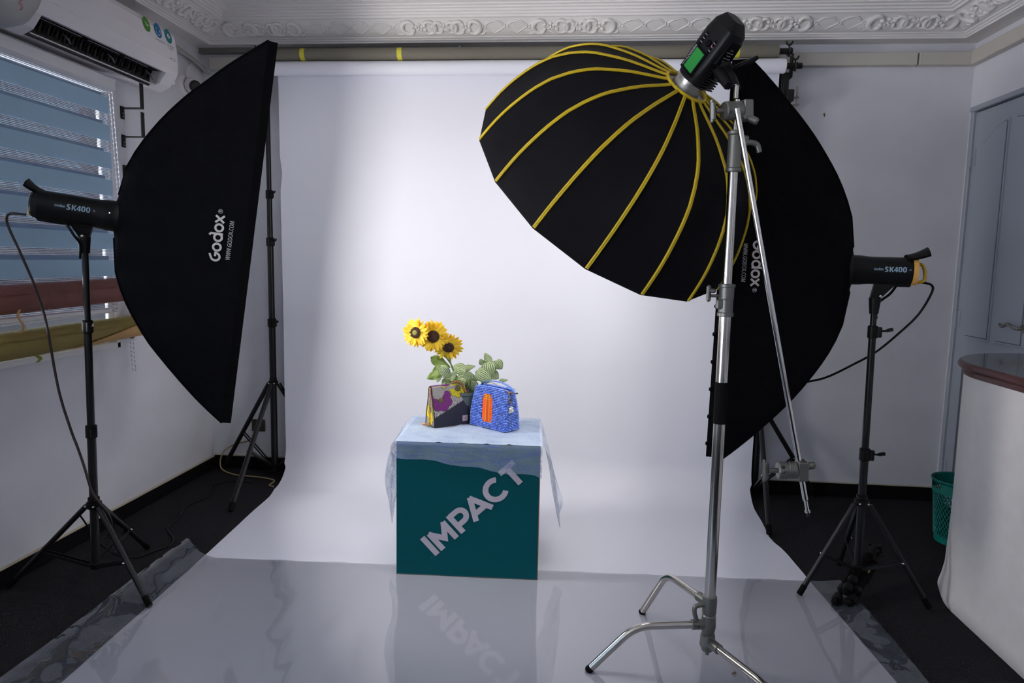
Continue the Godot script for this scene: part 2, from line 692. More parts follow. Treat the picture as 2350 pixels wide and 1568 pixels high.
func make_textures() -> void:
	for side in [false, true]:
		var im := Image.create(360, 400, false, Image.FORMAT_RGB8)
		for y in 400:
			for x in 360:
				im.set_pixel(x, y, wax_print((x + 0.5) / 360.0, (y + 0.5) / 400.0, side))
		image_mat("wax_side" if side else "wax_front", im, 0.6)
	var leaf := Image.create(128, 128, false, Image.FORMAT_RGB8)
	for y in 128:
		for x in 128:
			var s := absf((x + 0.5) / 64.0 - 1.0)
			var l := (y + 0.5) / 128.0
			var green := Color8(58, 90, 34)
			var pale := Color8(196, 206, 164)
			var k := smoothstep(0.52, 0.78, absf(fposmod(s * 3.6 + 0.06 * sin(l * 9.0), 1.0) - 0.5) * 2.0)
			var c := pale.lerp(green, k)
			if s < 0.05:
				c = Color8(120, 146, 72)
			c = c.lerp(Color8(126, 154, 78), smoothstep(0.86, 1.0, s))
			leaf.set_pixel(x, y, c)
	var m := image_mat("striped_leaf", leaf, 0.5)
	m.backlight_enabled = true
	m.backlight = Color(0.35, 0.42, 0.2)
	var gl := Image.create(96, 96, false, Image.FORMAT_RGB8)
	for y in 96:
		for x in 96:
			var s := absf((x + 0.5) / 48.0 - 1.0)
			var l := (y + 0.5) / 96.0
			var vein := fposmod((l - s * 0.35) * 6.0, 1.0)
			gl.set_pixel(x, y, Color8(136, 158, 74) if vein < 0.1 or s < 0.05 else Color8(112, 136, 62).lerp(Color8(124, 146, 76), vein))
	m = image_mat("green_leaf", gl, 0.6)
	m.backlight_enabled = true
	m.backlight = Color(0.3, 0.38, 0.12)
	# sheer fabric with a line drawing of flowers
	var rng := RandomNumberGenerator.new()
	rng.seed = 77
	var tu := Image.create(1024, 1024, false, Image.FORMAT_RGBA8)
	tu.fill(Color(Color8(190, 208, 234), 0.30))
	var line := Color(Color8(70, 92, 168), 0.80)
	for f in 150:
		var c := Vector2(rng.randf() * 1024.0, rng.randf() * 1024.0)
		var r := rng.randf_range(40.0, 95.0)
		var k := rng.randi_range(4, 7)
		var turn := rng.randf() * TAU
		for ring in 3:
			for q in 360:
				var a := TAU * q / 360.0
				var rr := r * (1.0 - 0.3 * ring) * (0.55 + 0.45 * absf(cos(k * a / 2.0 + ring * 0.6)))
				var p := c + Vector2(cos(a + turn), sin(a + turn)) * rr
				tu.set_pixel(posmod(int(p.x), 1024), posmod(int(p.y), 1024), line)
				tu.set_pixel(posmod(int(p.x) + 1, 1024), posmod(int(p.y), 1024), line)
	var folded := Image.create(1024, 1024, false, Image.FORMAT_RGBA8)  # denser, paler copy of the tulle; flash light on top put into colour
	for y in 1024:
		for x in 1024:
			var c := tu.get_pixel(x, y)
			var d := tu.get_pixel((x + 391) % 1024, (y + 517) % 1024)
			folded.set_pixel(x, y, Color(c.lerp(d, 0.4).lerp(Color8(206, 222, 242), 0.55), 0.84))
	m = image_mat("tulle_lit_tone", folded, 0.8)
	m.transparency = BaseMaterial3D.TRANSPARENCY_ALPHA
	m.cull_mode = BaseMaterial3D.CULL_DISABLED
	m = image_mat("tulle", tu, 0.8)
	m.transparency = BaseMaterial3D.TRANSPARENCY_ALPHA
	m.cull_mode = BaseMaterial3D.CULL_DISABLED


# pen strokes of the rounded maker's mark: a list of polylines, x advancing, cap height 1
func arc2(c: Vector2, r: Vector2, a0: float, a1: float, n := 14) -> PackedVector2Array:
	var p := PackedVector2Array()
	for k in n + 1:
		var a := deg_to_rad(lerpf(a0, a1, float(k) / n))
		p.append(c + Vector2(cos(a) * r.x, sin(a) * r.y))
	return p


func logo_strokes() -> Array:
	var o := []
	var g := arc2(Vector2(0.42, 0.5), Vector2(0.34, 0.38), 105, 360)
	g.append(Vector2(0.76, 0.52))
	g.append(Vector2(0.46, 0.52))
	o.append(g)
	o.append(P2([0.33, 0.87, 0.66, 1.02]))
	o.append(arc2(Vector2(1.28, 0.45), Vector2(0.31, 0.33), 0, 360, 22))
	o.append(arc2(Vector2(2.14, 0.45), Vector2(0.31, 0.33), 0, 360, 22))
	o.append(P2([2.45, 0.06, 2.45, 1.1, 2.28, 1.22]))
	o.append(arc2(Vector2(3.0, 0.45), Vector2(0.31, 0.33), 0, 360, 22))
	o.append(P2([3.46, 0.08, 4.08, 0.84]))
	o.append(P2([3.46, 0.84, 4.08, 0.08]))
	return o


func impact_strokes() -> Array:
	var o := []
	o.append(P2([0.1, 0, 0.1, 1]))
	o.append(P2([0.42, 0, 0.42, 0.94]))
	o.append(P2([0.38, 0.93, 0.79, 0.33, 1.2, 0.93]))
	o.append(P2([1.16, 0, 1.16, 0.94]))
	o.append(P2([1.52, 0, 1.52, 1]))
	var p := P2([1.52, 0.9, 1.84, 0.9])
	p.append_array(arc2(Vector2(1.86, 0.635), Vector2(0.27, 0.265), 85, -85, 12))
	p.append(Vector2(1.52, 0.37))
	o.append(p)
	o.append(P2([2.22, 0, 2.68, 0.98]))
	o.append(P2([2.64, 0.98, 3.1, 0]))
	o.append(P2([2.4, 0.27, 2.92, 0.27]))
	o.append(arc2(Vector2(3.68, 0.5), Vector2(0.42, 0.42), 48, 312, 24))
	o.append(P2([4.22, 0.91, 4.98, 0.91]))
	o.append(P2([4.6, 0, 4.6, 0.91]))
	return o


# ---------------------------------------------------------------- the room
func build_room() -> void:
	struct("floor", MB.new().box(V((XL + XR) / 2, -0.05, (ZB + ZF) / 2), V(XR - XL + 0.3, 0.1, ZF - ZB + 0.3)), M.carpet, "black carpet covering the whole floor", "floor")
	struct("wall_back", MB.new().box(V((XL + XR) / 2, 1.35, ZB - 0.075), V(XR - XL + 0.3, 2.7, 0.15)), M.white_paint, "white painted wall behind the paper backdrop", "wall")
	# openings: [from, to, bottom, top]; the far one carries the striped blind
	var w := MB.new()
	pierced(w, ZB, ZF, [[-3.42, -1.45, 0.86, 2.12], [-0.85, 1.55, 0.45, 2.3]], func(a, y): return V(XL - 0.075, y, a), V(0, 0, 1), 0.15)  # second opening serves the added window
	w.box(V(XL - 0.006, 1.49, -3.31), V(0.012, 1.26, 0.22))
	struct("wall_left", w, M.white_paint, "white painted wall with the window, an added opening and the air conditioner", "wall")
	struct("wall_front", MB.new().box(V((XL + XR) / 2, 1.35, ZF + 0.075), V(XR - XL + 0.3, 2.7, 0.15)), M.white_paint, "white painted wall facing the backdrop, across the room", "wall")
	plain_window("window_2", "added unseen window in the same wall, letting in fill daylight", V(XL - 0.06, 0.45, 0.35), V(0, 0, 1), 2.4, 1.85, 3)  # window added out of view to brighten the right wall, counter and ceiling
	w = MB.new()
	var dz0 := -4.03
	var dz1 := -3.2
	w.box(V(XR + 0.075, 2.44, (dz0 + dz1) / 2), V(0.15, 0.52, dz1 - dz0))
	w.box(V(XR + 0.075, 1.35, (ZB - 0.1 + dz0) / 2), V(0.15, 2.7, dz0 - ZB + 0.1))
	w.box(V(XR + 0.075, 1.35, (dz1 + ZF) / 2), V(0.15, 2.7, ZF - dz1))
	w.box(V(XR + 0.2, 1.35, (dz0 + dz1) / 2), V(0.1, 2.7, dz1 - dz0 + 0.3))
	struct("wall_right", w, M.white_paint, "white painted wall with the grey panelled door", "wall")
	struct("ceiling", MB.new().box(V((XL + XR) / 2, CEIL + 0.06, (ZB + ZF) / 2), V(XR - XL + 0.3, 0.12, ZF - ZB + 0.3)), M.ceiling_paint, "flat white ceiling inside the moulded cornice", "ceiling")
	# skirting: carpet turned up the wall, with the smear of glue along its top
	for s in [["baseboard_back", V((XL + XR) / 2, 0.04, ZB + 0.006), V(XR - XL, 0.08, 0.012), V(0, 0.083, 0), V(XR - XL, 0.006, 0.006), "behind the backdrop stands"], ["baseboard_left", V(XL + 0.006, 0.036, (ZB + ZF) / 2), V(0.012, 0.072, ZF - ZB), V(0, 0.076, 0), V(0.008, 0.008, ZF - ZB), "under the window wall"], ["baseboard_right", V(XR - 0.006, 0.04, (-3.2 + ZF) / 2), V(0.012, 0.08, ZF + 3.2), V(0, 0.083, 0), V(0.006, 0.006, ZF + 3.2), "on the door wall beside the counter"]]:
		var b := struct(s[0], MB.new().box(s[1], s[2], 0.003), M.carpet_skirt, "strip of black carpet turned up the wall " + s[5], "baseboard")
		ob("glue_line", MB.new().box(V(s[1].x, s[3].y, s[1].z), s[4]), M.glue, b)
	build_cornice()
	# cream pelmet boards under the cornice
	var pl := MB.new()
	pl.box(V(-0.19, 2.4285, ZB + 0.021), V(3.93, 0.067, 0.042), 0.003)
	pl.box(V(1.935, 2.4285, ZB + 0.021), V(0.3, 0.067, 0.042), 0.003)
	struct("trim_2", pl, M.cream_paint, "cream boxed pelmet board along the top of the wall behind the backdrop", "trim")
	struct("trim_3", MB.new().box(V(XR - 0.021, 2.43, (ZB + 0.042 + ZF) / 2), V(0.042, 0.07, ZF - ZB - 0.042), 0.003), M.cream_paint, "cream boxed pelmet board above the grey door", "trim")
	var ra := MB.new()
	ra.box(V(-1.455, 2.504, ZB + 0.016), V(1.53, 0.026, 0.032), 0.002)
	ra.box(V(-1.455, 2.488, ZB + 0.02), V(1.53, 0.004, 0.04))
	var rail := ob("curtain_rail", ra, M.rail_metal)
	tag(rail, "dull metal curtain rail above the left half of the backdrop", "rail")
	ob("end_cap", MB.new().box(V(-0.688, 2.504, ZB + 0.017), V(0.012, 0.034, 0.036), 0.002), M.appliance_grey, rail)
	build_window()
	build_door()



func build_cornice() -> void:
	var pr := [[-0.02, 2.66], [-0.02, 2.515], [0.10, 2.515], [0.10, 2.508], [0.112, 2.508], [0.113, 2.516], [0.121, 2.519], [0.122, 2.526], [0.131, 2.528], [0.132, 2.535], [0.145, 2.537], [0.17, 2.546], [0.195, 2.561], [0.22, 2.578], [0.245, 2.594], [0.252, 2.59], [0.262, 2.592], [0.264, 2.602], [0.275, 2.604], [0.277, 2.613], [0.29, 2.615], [0.292, 2.624], [0.308, 2.626], [0.31, 2.632], [0.33, 2.634], [0.332, 2.640], [0.37, 2.641], [0.372, 2.65]]
	var mb := MB.new()
	for k in pr.size() - 1:
		var p := []
		for q in [pr[k], pr[k + 1]]:
			var e: float = q[0]
			p.append([V(XL + e, q[1], ZB + e), V(XR - e, q[1], ZB + e), V(XR - e, q[1], ZF - e), V(XL + e, q[1], ZF - e)])
		for s in 4:
			var j := (s + 1) % 4
			mb.flat([p[0][s], p[0][j], p[1][j], p[1][s]], V((XL + XR) / 2, 40.0, 0) * 0.0 + V((p[0][s].x + p[0][j].x) / 2 * 1.6, 4.0, (p[0][s].z + p[0][j].z) / 2 * 1.6 + 0.7))
	var c := struct("trim_1", mb, M.plaster, "white moulded plaster cornice with scrolls and flowers round the ceiling", "cornice")
	# relief in the hollow: s along the wall, t across the band, third axis out of it
	var scroll := MB.new()
	var arcs := [[-0.165, 0.043, 40, 320, 0.0135], [-0.066, 0.041, -140, 140, 0.0125], [-0.005, 0.037, 55, 320, 0.0115], [0.052, 0.037, -125, 125, 0.0115], [0.108, 0.042, 50, 325, 0.0125], [0.175, 0.044, -135, 120, 0.0135]]
	for a in arcs:
		var pts := []
		var rr := []
		for k in 15:
			var f := k / 14.0
			var ang := deg_to_rad(lerpf(a[2], a[3], f))
			var shrink := 1.0 - 0.45 * pow(absf(f - 0.5) * 2.0, 4.0)
			pts.append(V(a[0] + cos(ang) * a[1] * shrink, sin(ang) * a[1] * shrink, 0.005))
			rr.append(a[4] * (0.55 + 0.45 * sin(PI * f)))
		scroll.tube(pts, rr, 7)
		scroll.ball(pts[0], Vector3.ONE * a[4] * 0.9, 8)
		scroll.ball(pts[14], Vector3.ONE * a[4] * 0.9, 8)
	for fx in [-0.115, 0.142]:
		for k in 5:
			var an := TAU * k / 5.0 + 0.3
			scroll.ball(V(fx + cos(an) * 0.017, sin(an) * 0.017, 0.002), V(0.0115, 0.0115, 0.009), 8)
		scroll.ball(V(fx, 0, 0.007), V(0.008, 0.008, 0.008), 8)
		scroll.tube([V(fx - 0.02, -0.025, 0), V(fx, -0.034, 0.003), V(fx + 0.022, -0.044, 0)], [0.004, 0.007, 0.003], 6)
		scroll.tube([V(fx + 0.02, 0.022, 0), V(fx + 0.03, 0.034, 0.003)], [0.006, 0.003], 6)
	for bx in [-0.03, 0.022]:
		scroll.ball(V(bx, 0.012, 0.003), V(0.01, 0.014, 0.009), 8)
		scroll.ball(V(bx + 0.004, -0.016, 0.003), V(0.009, 0.012, 0.008), 8)
	for s in [-1, 1]:
		scroll.tube([V(s * 0.2, -0.04, 0), V(s * 0.222, -0.047, 0.002), V(s * 0.24, -0.04, 0.002), V(s * 0.243, -0.028, 0)], [0.007, 0.008, 0.007, 0.004], 6)
	var scroll_mesh := scroll.mesh()
	var lattice := {}
	for n in [2, 4]:
		var mb2 := MB.new()
		for k in n:
			var cx = (k - (n - 1) / 2.0) * 0.118
			mb2.tube([V(cx - 0.056, 0.0, 0), V(cx - 0.028, -0.022, 0.003), V(cx, -0.042, 0), V(cx + 0.028, -0.02, 0.003), V(cx + 0.056, 0.0, 0)], 0.0058, 6)
			mb2.tube([V(cx - 0.056, 0.004, 0), V(cx - 0.03, 0.03, 0.003), V(cx, 0.039, 0.002), V(cx + 0.03, 0.032, 0.003), V(cx + 0.056, 0.004, 0)], 0.0058, 6)
		for k in n + 1:
			var kx = (k - n / 2.0) * 0.118
			mb2.ball(V(kx - 0.004, 0.004, 0.003), V(0.006, 0.014, 0.009), 8)
			mb2.ball(V(kx + 0.008, -0.002, 0.004), V(0.005, 0.012, 0.008), 8, Basis(Vector3(0, 0, 1), -0.7))
			if k == 0 or k == n:
				var o := -1.0 if k == 0 else 1.0
				mb2.tube([V(kx, 0, 0), V(kx + o * 0.05, -0.036, 0)], 0.0058, 6)
				mb2.tube([V(kx, 0.004, 0), V(kx + o * 0.028, 0.028, 0.002), V(kx + o * 0.06, 0.04, 0)], 0.0058, 6)
		lattice[n] = mb2.mesh()
	var rows := []
	var slots := [[-1.765, 0], [-1.265, 4], [-0.765, 0], [-0.41, 2], [-0.055, 0], [0.435, 4], [0.945, 0], [1.305, 2], [1.66, 0]]
	for s in slots:
		rows.append([V(s[0], 2.5645, ZB + 0.195), V(1, 0, 0), V(0, 0.5, 0.866), s[1]])
	for k in 5:
		var z = ZB + 0.455 + [0.0, 0.355, 0.71, 1.21, 1.71][k]
		var kind: int = [0, 2, 0, 4, 0][k]
		rows.append([V(XL + 0.195, 2.5645, z), V(0, 0, -1), V(0.866, 0.5, 0), kind])
		rows.append([V(XR - 0.195, 2.5645, z), V(0, 0, 1), V(-0.866, 0.5, 0), kind])
	for r in rows:
		var x: Vector3 = r[1]
		var y: Vector3 = r[2]
		var b := Basis(x, y, x.cross(y))
		if b.z.y > 0.0:
			b.z = -b.z
			b.x = -b.x
		put("scroll_relief" if r[3] == 0 else "ribbon_lattice", scroll_mesh if r[3] == 0 else lattice[r[3]], M.plaster, c, Transform3D(b, r[0]))


func build_window() -> void:
	var wn := Node3D.new()
	wn.name = "window_1"
	wn.position = V(XL - 0.05, 0.93, -2.3)
	org[wn] = wn.position
	add_child(wn)
	tag(wn, "white framed sliding window behind the striped blind", "window", "", "structure")
	var f := MB.new()
	for z in [-3.186, -1.464]:
		f.box(V(XL - 0.021, 1.49, z), V(0.05, 1.26, 0.028), 0.004)
	f.box(V(XL - 0.021, 2.105, -2.325), V(0.05, 0.03, 1.75), 0.004)
	f.box(V(XL - 0.021, 0.875, -2.325), V(0.05, 0.03, 1.75), 0.004)
	ob("window_frame", f, M.frame_white, wn)
	for k in 2:
		var zc := -2.743 + 0.84 * k
		var sash := MB.new()
		var x := XL - 0.018 - 0.02 * k
		for s in [-1, 1]:
			sash.box(V(x, 1.49, zc + s * 0.411), V(0.018, 1.2, 0.034), 0.003)
			sash.box(V(x, 1.49 + s * 0.585, zc), V(0.018, 0.034, 0.84), 0.003)
		ob("sash", sash, M.frame_white, wn)
		ob("pane", MB.new().box(V(x, 1.49, zc), V(0.006, 1.14, 0.79)), M.glass, wn)
	# the neighbour's wall and the lawn outside
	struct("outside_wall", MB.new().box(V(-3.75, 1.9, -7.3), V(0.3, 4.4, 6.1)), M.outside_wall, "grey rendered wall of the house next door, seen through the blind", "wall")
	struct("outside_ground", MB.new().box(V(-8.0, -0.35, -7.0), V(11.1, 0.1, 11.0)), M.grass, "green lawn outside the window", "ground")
	# striped roller blind
	var t := thing("roller_blind", "day and night roller blind of pale blue bands with sheer gaps", "blind", V(XL + 0.06, 1.04, -2.3))
	var zr := -3.11
	var zl := -1.6
	var zc := (zr + zl) / 2
	var hl := MB.new()
	hl.box(V(XL + 0.045, 2.09, (-3.135 + zl) / 2), V(0.09, 0.066, zl + 3.135), 0.012)
	ob("headrail", hl, M.frame_white, t)
	for k in 9:
		var top := 2.029 - 0.1235 * k
		var h := 0.0745
		if k == 8:
			break
		ob("blind_band", MB.new().box(V(XL + 0.06, top - h / 2, zc), V(0.0012, h, zl - zr)), M.blind_band, t)
		ob("blind_band_back", MB.new().box(V(XL + 0.036, top + 0.018 - h / 2, zc + 0.002), V(0.0012, h, zl - zr - 0.03)), M.blind_band_back, t)
	var th := MB.new()
	for k in 9:
		var top := 2.029 - 0.1235 * k + 0.049
		for j in 7:
			th.box(V(XL + 0.06, top - 0.004 - j * 0.0066, zc), V(0.0008, 0.0022, zl - zr))
	var to := ob("sheer_threads", th, M.blind_thread, t)
	to.set_meta("kind", "stuff")
	var bb := MB.new()
	bb.box(V(XL + 0.06, 1.055, (-3.06 + zl) / 2), V(0.016, 0.026, zl + 3.06), 0.006)
	ob("bottom_bar", bb, M.frame_white, t)
	# bead chain, two strands to a loop
	var ch := thing("blind_chain", "loop of white beads hanging from the right end of the blind", "chain", V(XL + 0.03, 0.70, -3.22))
	var cord := MB.new()
	var pts := []
	for k in 60:
		pts.append(V(XL + 0.055, 2.06 - 0.0223 * k, -3.145 - 0.0014 * k))
	for k in range(59, -1, -1):
		pts.append(V(XL + 0.02, 2.06 - 0.0223 * k, -3.175 - 0.0014 * k))
	cord.tube(pts, 0.0012, 4)
	ob("cord", cord, M.frame_white, ch)
	var beads := MB.new()
	for p in pts:
		beads.ball(p, Vector3.ONE * 0.0042, 6)
	ob("beads", beads, M.bead_white, ch).set_meta("kind", "stuff")


func build_door() -> void:
	var d := Node3D.new()
	d.name = "door_1"
	d.position = V(XR, 0, -3.6)
	org[d] = d.position
	add_child(d)
	tag(d, "blue grey wooden door with arched panels beside the counter", "door", "", "structure")
	var fr := MB.new()
	fr.box(V(XR + 0.034, 1.085, -4.015), V(0.08, 2.17, 0.03), 0.004)
	fr.box(V(XR + 0.03, 1.085, -3.215), V(0.08, 2.17, 0.03), 0.004)
	fr.box(V(XR + 0.03, 2.167, -3.615), V(0.08, 0.026, 0.84), 0.004)
	ob("frame", fr, M.door_grey, d)
	var lf := ob("leaf", MB.new().box(V(XR + 0.026, 1.08, -3.615), V(0.04, 2.13, 0.765), 0.002), M.door_grey, d)
	var X := V(0, 0, 1)
	var Y := V(0, 1, 0)
	var Z := V(-1, 0, 0)
	# [left edge z, right edge z, bottom, top, rise of the arch at the left, at the right]
	for p in [[-3.905, -3.685, 0.957, 1.98, 0.0, 0.085], [-3.635, -3.415, 0.957, 2.065, 0.0, -0.085], [-3.905, -3.685, 0.17, 0.835, 0, 0], [-3.635, -3.415, 0.17, 0.835, 0, 0]]:
		for step in 3:
			var inn: float = [0.0, 0.011, 0.016][step]
			var o := PackedVector2Array()
			var w: float = p[1] - p[0] - 2 * inn
			var h: float = p[3] - p[2] - 2 * inn
			o.append(Vector2(0, 0))
			o.append(Vector2(w, 0))
			for q in 9:
				var f := 1.0 - q / 8.0
				var rise := 0.0
				if p[5] > 0.0:
					rise = p[5] * sin(f * PI / 2)
				elif p[5] < 0.0:
					rise = p[5] * (1.0 - cos(f * PI / 2))
				if p[5] == 0.0 and q > 0 and q < 8:
					continue
				o.append(Vector2(w * f, h + rise))
			var at := V(XR + 0.006 - [0.0, 0.005, 0.003][step], p[2] + inn, p[0] + inn)
			var mb := MB.new().plate(o, at, X, Y, Z, [0.006, 0.002, 0.007][step], [0.004, 0.0, 0.03][step], false)
			ob(["moulding", "panel_groove", "panel"][step], mb, [M.door_grey, M.door_groove, M.door_grey][step], d)
	for y in [1.91, 1.051, 0.211]:
		var hg := MB.new()
		hg.lathe([Vector2(0.0, 0), Vector2(0.008, 0.002), Vector2(0.008, 0.098), Vector2(0.0, 0.1)], V(XR - 0.004, y - 0.05, -3.995), V(0, 1, 0), 10)
		hg.box(V(XR + 0.004, y, -3.98), V(0.006, 0.09, 0.03), 0.001)
		ob("hinge", hg, M.door_grey, d)
	var hd := MB.new()
	hd.lathe([Vector2(0.0, 0.012), Vector2(0.018, 0.012), Vector2(0.022, 0.0)], V(XR + 0.006, 1.05, -3.42), V(-1, 0, 0), 16)
	hd.tube(smooth_path([V(XR + 0.005, 1.05, -3.42), V(XR - 0.025, 1.05, -3.425), V(XR - 0.032, 1.056, -3.45), V(XR - 0.032, 1.066, -3.49), V(XR - 0.032, 1.052, -3.525), V(XR - 0.032, 1.058, -3.55)]), 0.008, 8)
	ob("door_handle", hd, M.steel, d)


# a wall with openings, built of the pieces between them
func pierced(mb: MB, a0: float, a1: float, holes: Array, at: Callable, along: Vector3, thick: float) -> void:
	var across := along.cross(Vector3.UP).abs()
	var x := a0
	for h in holes + [[a1, a1, 0.0, 0.0]]:
		mb.box(at.call((x + h[0]) / 2, 1.35), along * (h[0] - x) + V(0, 2.7, 0) + across * thick)
		if h[1] > h[0]:
			mb.box(at.call((h[0] + h[1]) / 2, h[2] / 2), along * (h[1] - h[0]) + V(0, h[2], 0) + across * thick)
			mb.box(at.call((h[0] + h[1]) / 2, (h[3] + 2.7) / 2), along * (h[1] - h[0]) + V(0, 2.7 - h[3], 0) + across * thick)
		x = h[1]


func plain_window(nm: String, label: String, at: Vector3, along: Vector3, wide: float, high: float, lights: int) -> void:
	var o := Node3D.new()
	o.name = nm
	o.position = at
	org[o] = at
	add_child(o)
	tag(o, label, "window", "", "structure")
	var across := along.cross(Vector3.UP).abs()
	var f := MB.new()
	for k in lights + 1:
		f.box(at + along * (wide * (float(k) / lights - 0.5)) + V(0, high / 2, 0), along * 0.05 + V(0, high, 0) + across * 0.06, 0.004)
	for y in [0.0, high]:
		f.box(at + V(0, y, 0), along * (wide + 0.05) + V(0, 0.05, 0) + across * 0.06, 0.004)
	ob("window_frame", f, M.frame_white, o)
	for k in lights:
		ob("pane", MB.new().box(at + along * (wide * ((k + 0.5) / lights - 0.5)) + V(0, high / 2, 0), along * (wide / lights) + V(0, high, 0) + across * 0.006), M.glass, o)


# ---------------------------------------------------------------- things on the window wall
func prism_z(mb: MB, pr: Array, z0: float, z1: float, ends := true) -> void:
	var c := Vector2.ZERO
	for p in pr:
		c += p / pr.size()
	var o := PackedVector2Array(pr)
	if Geometry2D.is_polygon_clockwise(o):
		o.reverse()
	for k in o.size():
		var j := (k + 1) % o.size()
		var e := o[j] - o[k]
		mb.face([V(o[k].x, o[k].y, z0), V(o[j].x, o[j].y, z0), V(o[j].x, o[j].y, z1), V(o[k].x, o[k].y, z1)], V(e.y, -e.x, 0).normalized())
	if ends:
		var q := Geometry2D.triangulate_polygon(o)
		for s in [[z0, -1.0], [z1, 1.0]]:
			var f := mb.v.size()
			for p in o:
				mb.vert(V(p.x, p.y, s[0]), V(0, 0, s[1]))
			for k in range(0, q.size(), 3):
				mb.tri(f + q[k], f + q[k + 1], f + q[k + 2])


func build_wall_things() -> void:
	# air conditioner: x is the distance from the wall
	var t := thing("air_conditioner", "white split air conditioner with three round stickers above the window", "air conditioner", V(XL, 2.13, -2.98))
	var z0 := -3.45
	var z1 := -2.46
	var top := [Vector2(XL + 0.002, 2.435), Vector2(XL + 0.13, 2.437), Vector2(XL + 0.165, 2.425), Vector2(XL + 0.185, 2.395), Vector2(XL + 0.197, 2.33), Vector2(XL + 0.2, 2.262)]
	var low := [Vector2(XL + 0.2, 2.225), Vector2(XL + 0.192, 2.205)]
	var under := [Vector2(XL + 0.155, 2.155), Vector2(XL + 0.105, 2.132), Vector2(XL + 0.002, 2.15)]
	var vz0 := -3.36
	var vz1 := -2.56
	var body := MB.new()
	prism_z(body, top + low + under, z0, vz0)
	prism_z(body, top + low + under, vz1, z1)
	prism_z(body, top + low + [Vector2(XL + 0.165, 2.212), Vector2(XL + 0.12, 2.225), Vector2(XL + 0.1, 2.19), Vector2(XL + 0.095, 2.14), Vector2(XL + 0.002, 2.15)], vz0, vz1, false)
	# rounded far end
	body.box(V(XL + 0.1, 2.29, z0 - 0.004), V(0.16, 0.24, 0.012), 0.005)
	ob("body", body, M.appliance_white, t)
	var fp := MB.new()
	prism_z(fp, [Vector2(XL + 0.13, 2.4385), Vector2(XL + 0.166, 2.427), Vector2(XL + 0.188, 2.396), Vector2(XL + 0.2005, 2.33), Vector2(XL + 0.204, 2.268), Vector2(XL + 0.2, 2.262), Vector2(XL + 0.19, 2.32)], z0 + 0.004, z1)
	ob("front_panel", fp, M.appliance_white, t)
	var cav := MB.new()
	prism_z(cav, [Vector2(XL + 0.162, 2.211), Vector2(XL + 0.118, 2.223), Vector2(XL + 0.098, 2.19), Vector2(XL + 0.1, 2.142), Vector2(XL + 0.104, 2.15), Vector2(XL + 0.108, 2.186), Vector2(XL + 0.122, 2.213)], vz0 + 0.002, vz1 - 0.002)
	ob("air_outlet", cav, M.dark_inside, t)
	for k in 17:
		var z := vz0 + 0.035 + k * 0.045
		var fin := MB.new()
		fin.hexa([V(XL + 0.122, 2.21, z), V(XL + 0.15, 2.203, z + 0.012), V(XL + 0.15, 2.203, z + 0.0135), V(XL + 0.122, 2.21, z + 0.0015)], [V(XL + 0.11, 2.165, z), V(XL + 0.135, 2.172, z + 0.012), V(XL + 0.135, 2.172, z + 0.0135), V(XL + 0.11, 2.165, z + 0.0015)])
		ob("vane", fin, M.dark_inside, t)
	var lv := MB.new()
	lv.grid(1, 6, func(u, w): return V(XL + lerpf(0.110, 0.137, w), 2.152 - 0.012 * w, lerpf(vz0 + 0.012, vz1 - 0.01, u)), 0.003)
	ob("louvre", lv, M.appliance_white, t)
	ob("louvre_edge", MB.new().rod(V(XL + 0.132, 2.146, vz0 + 0.015), V(XL + 0.132, 2.146, vz1 - 0.01), 0.0032, 8), M.appliance_white, t)
	for z in [-2.75, -3.02, -3.3]:
		ob("louvre_arm", MB.new().tube([V(XL + 0.125, 2.2, z), V(XL + 0.15, 2.175, z), V(XL + 0.158, 2.158, z)], [0.003, 0.005, 0.003], 8), M.clear_grey, t)
	var bars := MB.new()
	for z in [[-2.60, -2.82], [-2.86, -3.06], [-3.1, -3.27]]:
		bars.rod(V(XL + 0.155, 2.207, z[0]), V(XL + 0.155, 2.207, z[1]), 0.0022, 6)
	ob("guard_wire", bars, M.clear_grey, t)
	# stickers on the curved front
	var on := func(z: float) -> Callable:
		return func(x: float, y: float) -> Vector3:
			var yy := 2.385 + y
			var dx := 0.0
			if yy > 2.33:
				dx = lerpf(0.2005, 0.188, (yy - 2.33) / 0.066)
			else:
				dx = lerpf(0.204, 0.2005, (yy - 2.268) / 0.062)
			return V(XL + dx + 0.0015, yy, z - x)
	var st := [[-3.215, "sticker_green", "round green leaf sticker"], [-3.305, "sticker_blue", "round blue sticker with a plug mark"], [-3.39, "sticker_teal", "round teal sticker with a gear mark"]]
	for s in st:
		var mb := MB.new()
		var pt: Callable = on.call(s[0])
		for k in 24:
			var a0 := TAU * k / 24.0
			var a1 := TAU * (k + 1) / 24.0
			var r := Vector2(0.029, 0.034)
			mb.stroke_tri(Vector3.ZERO, V(cos(a0) * r.x, sin(a0) * r.y, 0), V(cos(a1) * r.x, sin(a1) * r.y, 0), pt)
		var so := ob("sticker", mb, M[s[1]], t)
		so.set_meta("label", s[2])
		var mk := MB.new()
		var pm := func(x: float, y: float) -> Vector3: return (pt.call(x, y) as Vector3) + V(0.001, 0, 0)
		if s[1] == "sticker_green":
			mk.pen(P2([-0.012, 0.008, 0.004, 0.0, 0.016, -0.002]), 0.005, pm)
			mk.pen(P2([-0.008, -0.002, 0.008, -0.008]), 0.003, pm)
		elif s[1] == "sticker_blue":
			mk.pen(arc2(Vector2(-0.002, -0.004), Vector2(0.015, 0.019), 190, 350, 10), 0.003, pm)
			mk.pen(P2([0.014, -0.006, 0.014, 0.006]), 0.007, pm)
		else:
			mk.pen(arc2(Vector2(0, 0), Vector2(0.008, 0.009), 0, 360, 12), 0.006, pm)
			mk.pen(P2([-0.014, 0.0, 0.015, 0.0]), 0.004, pm)
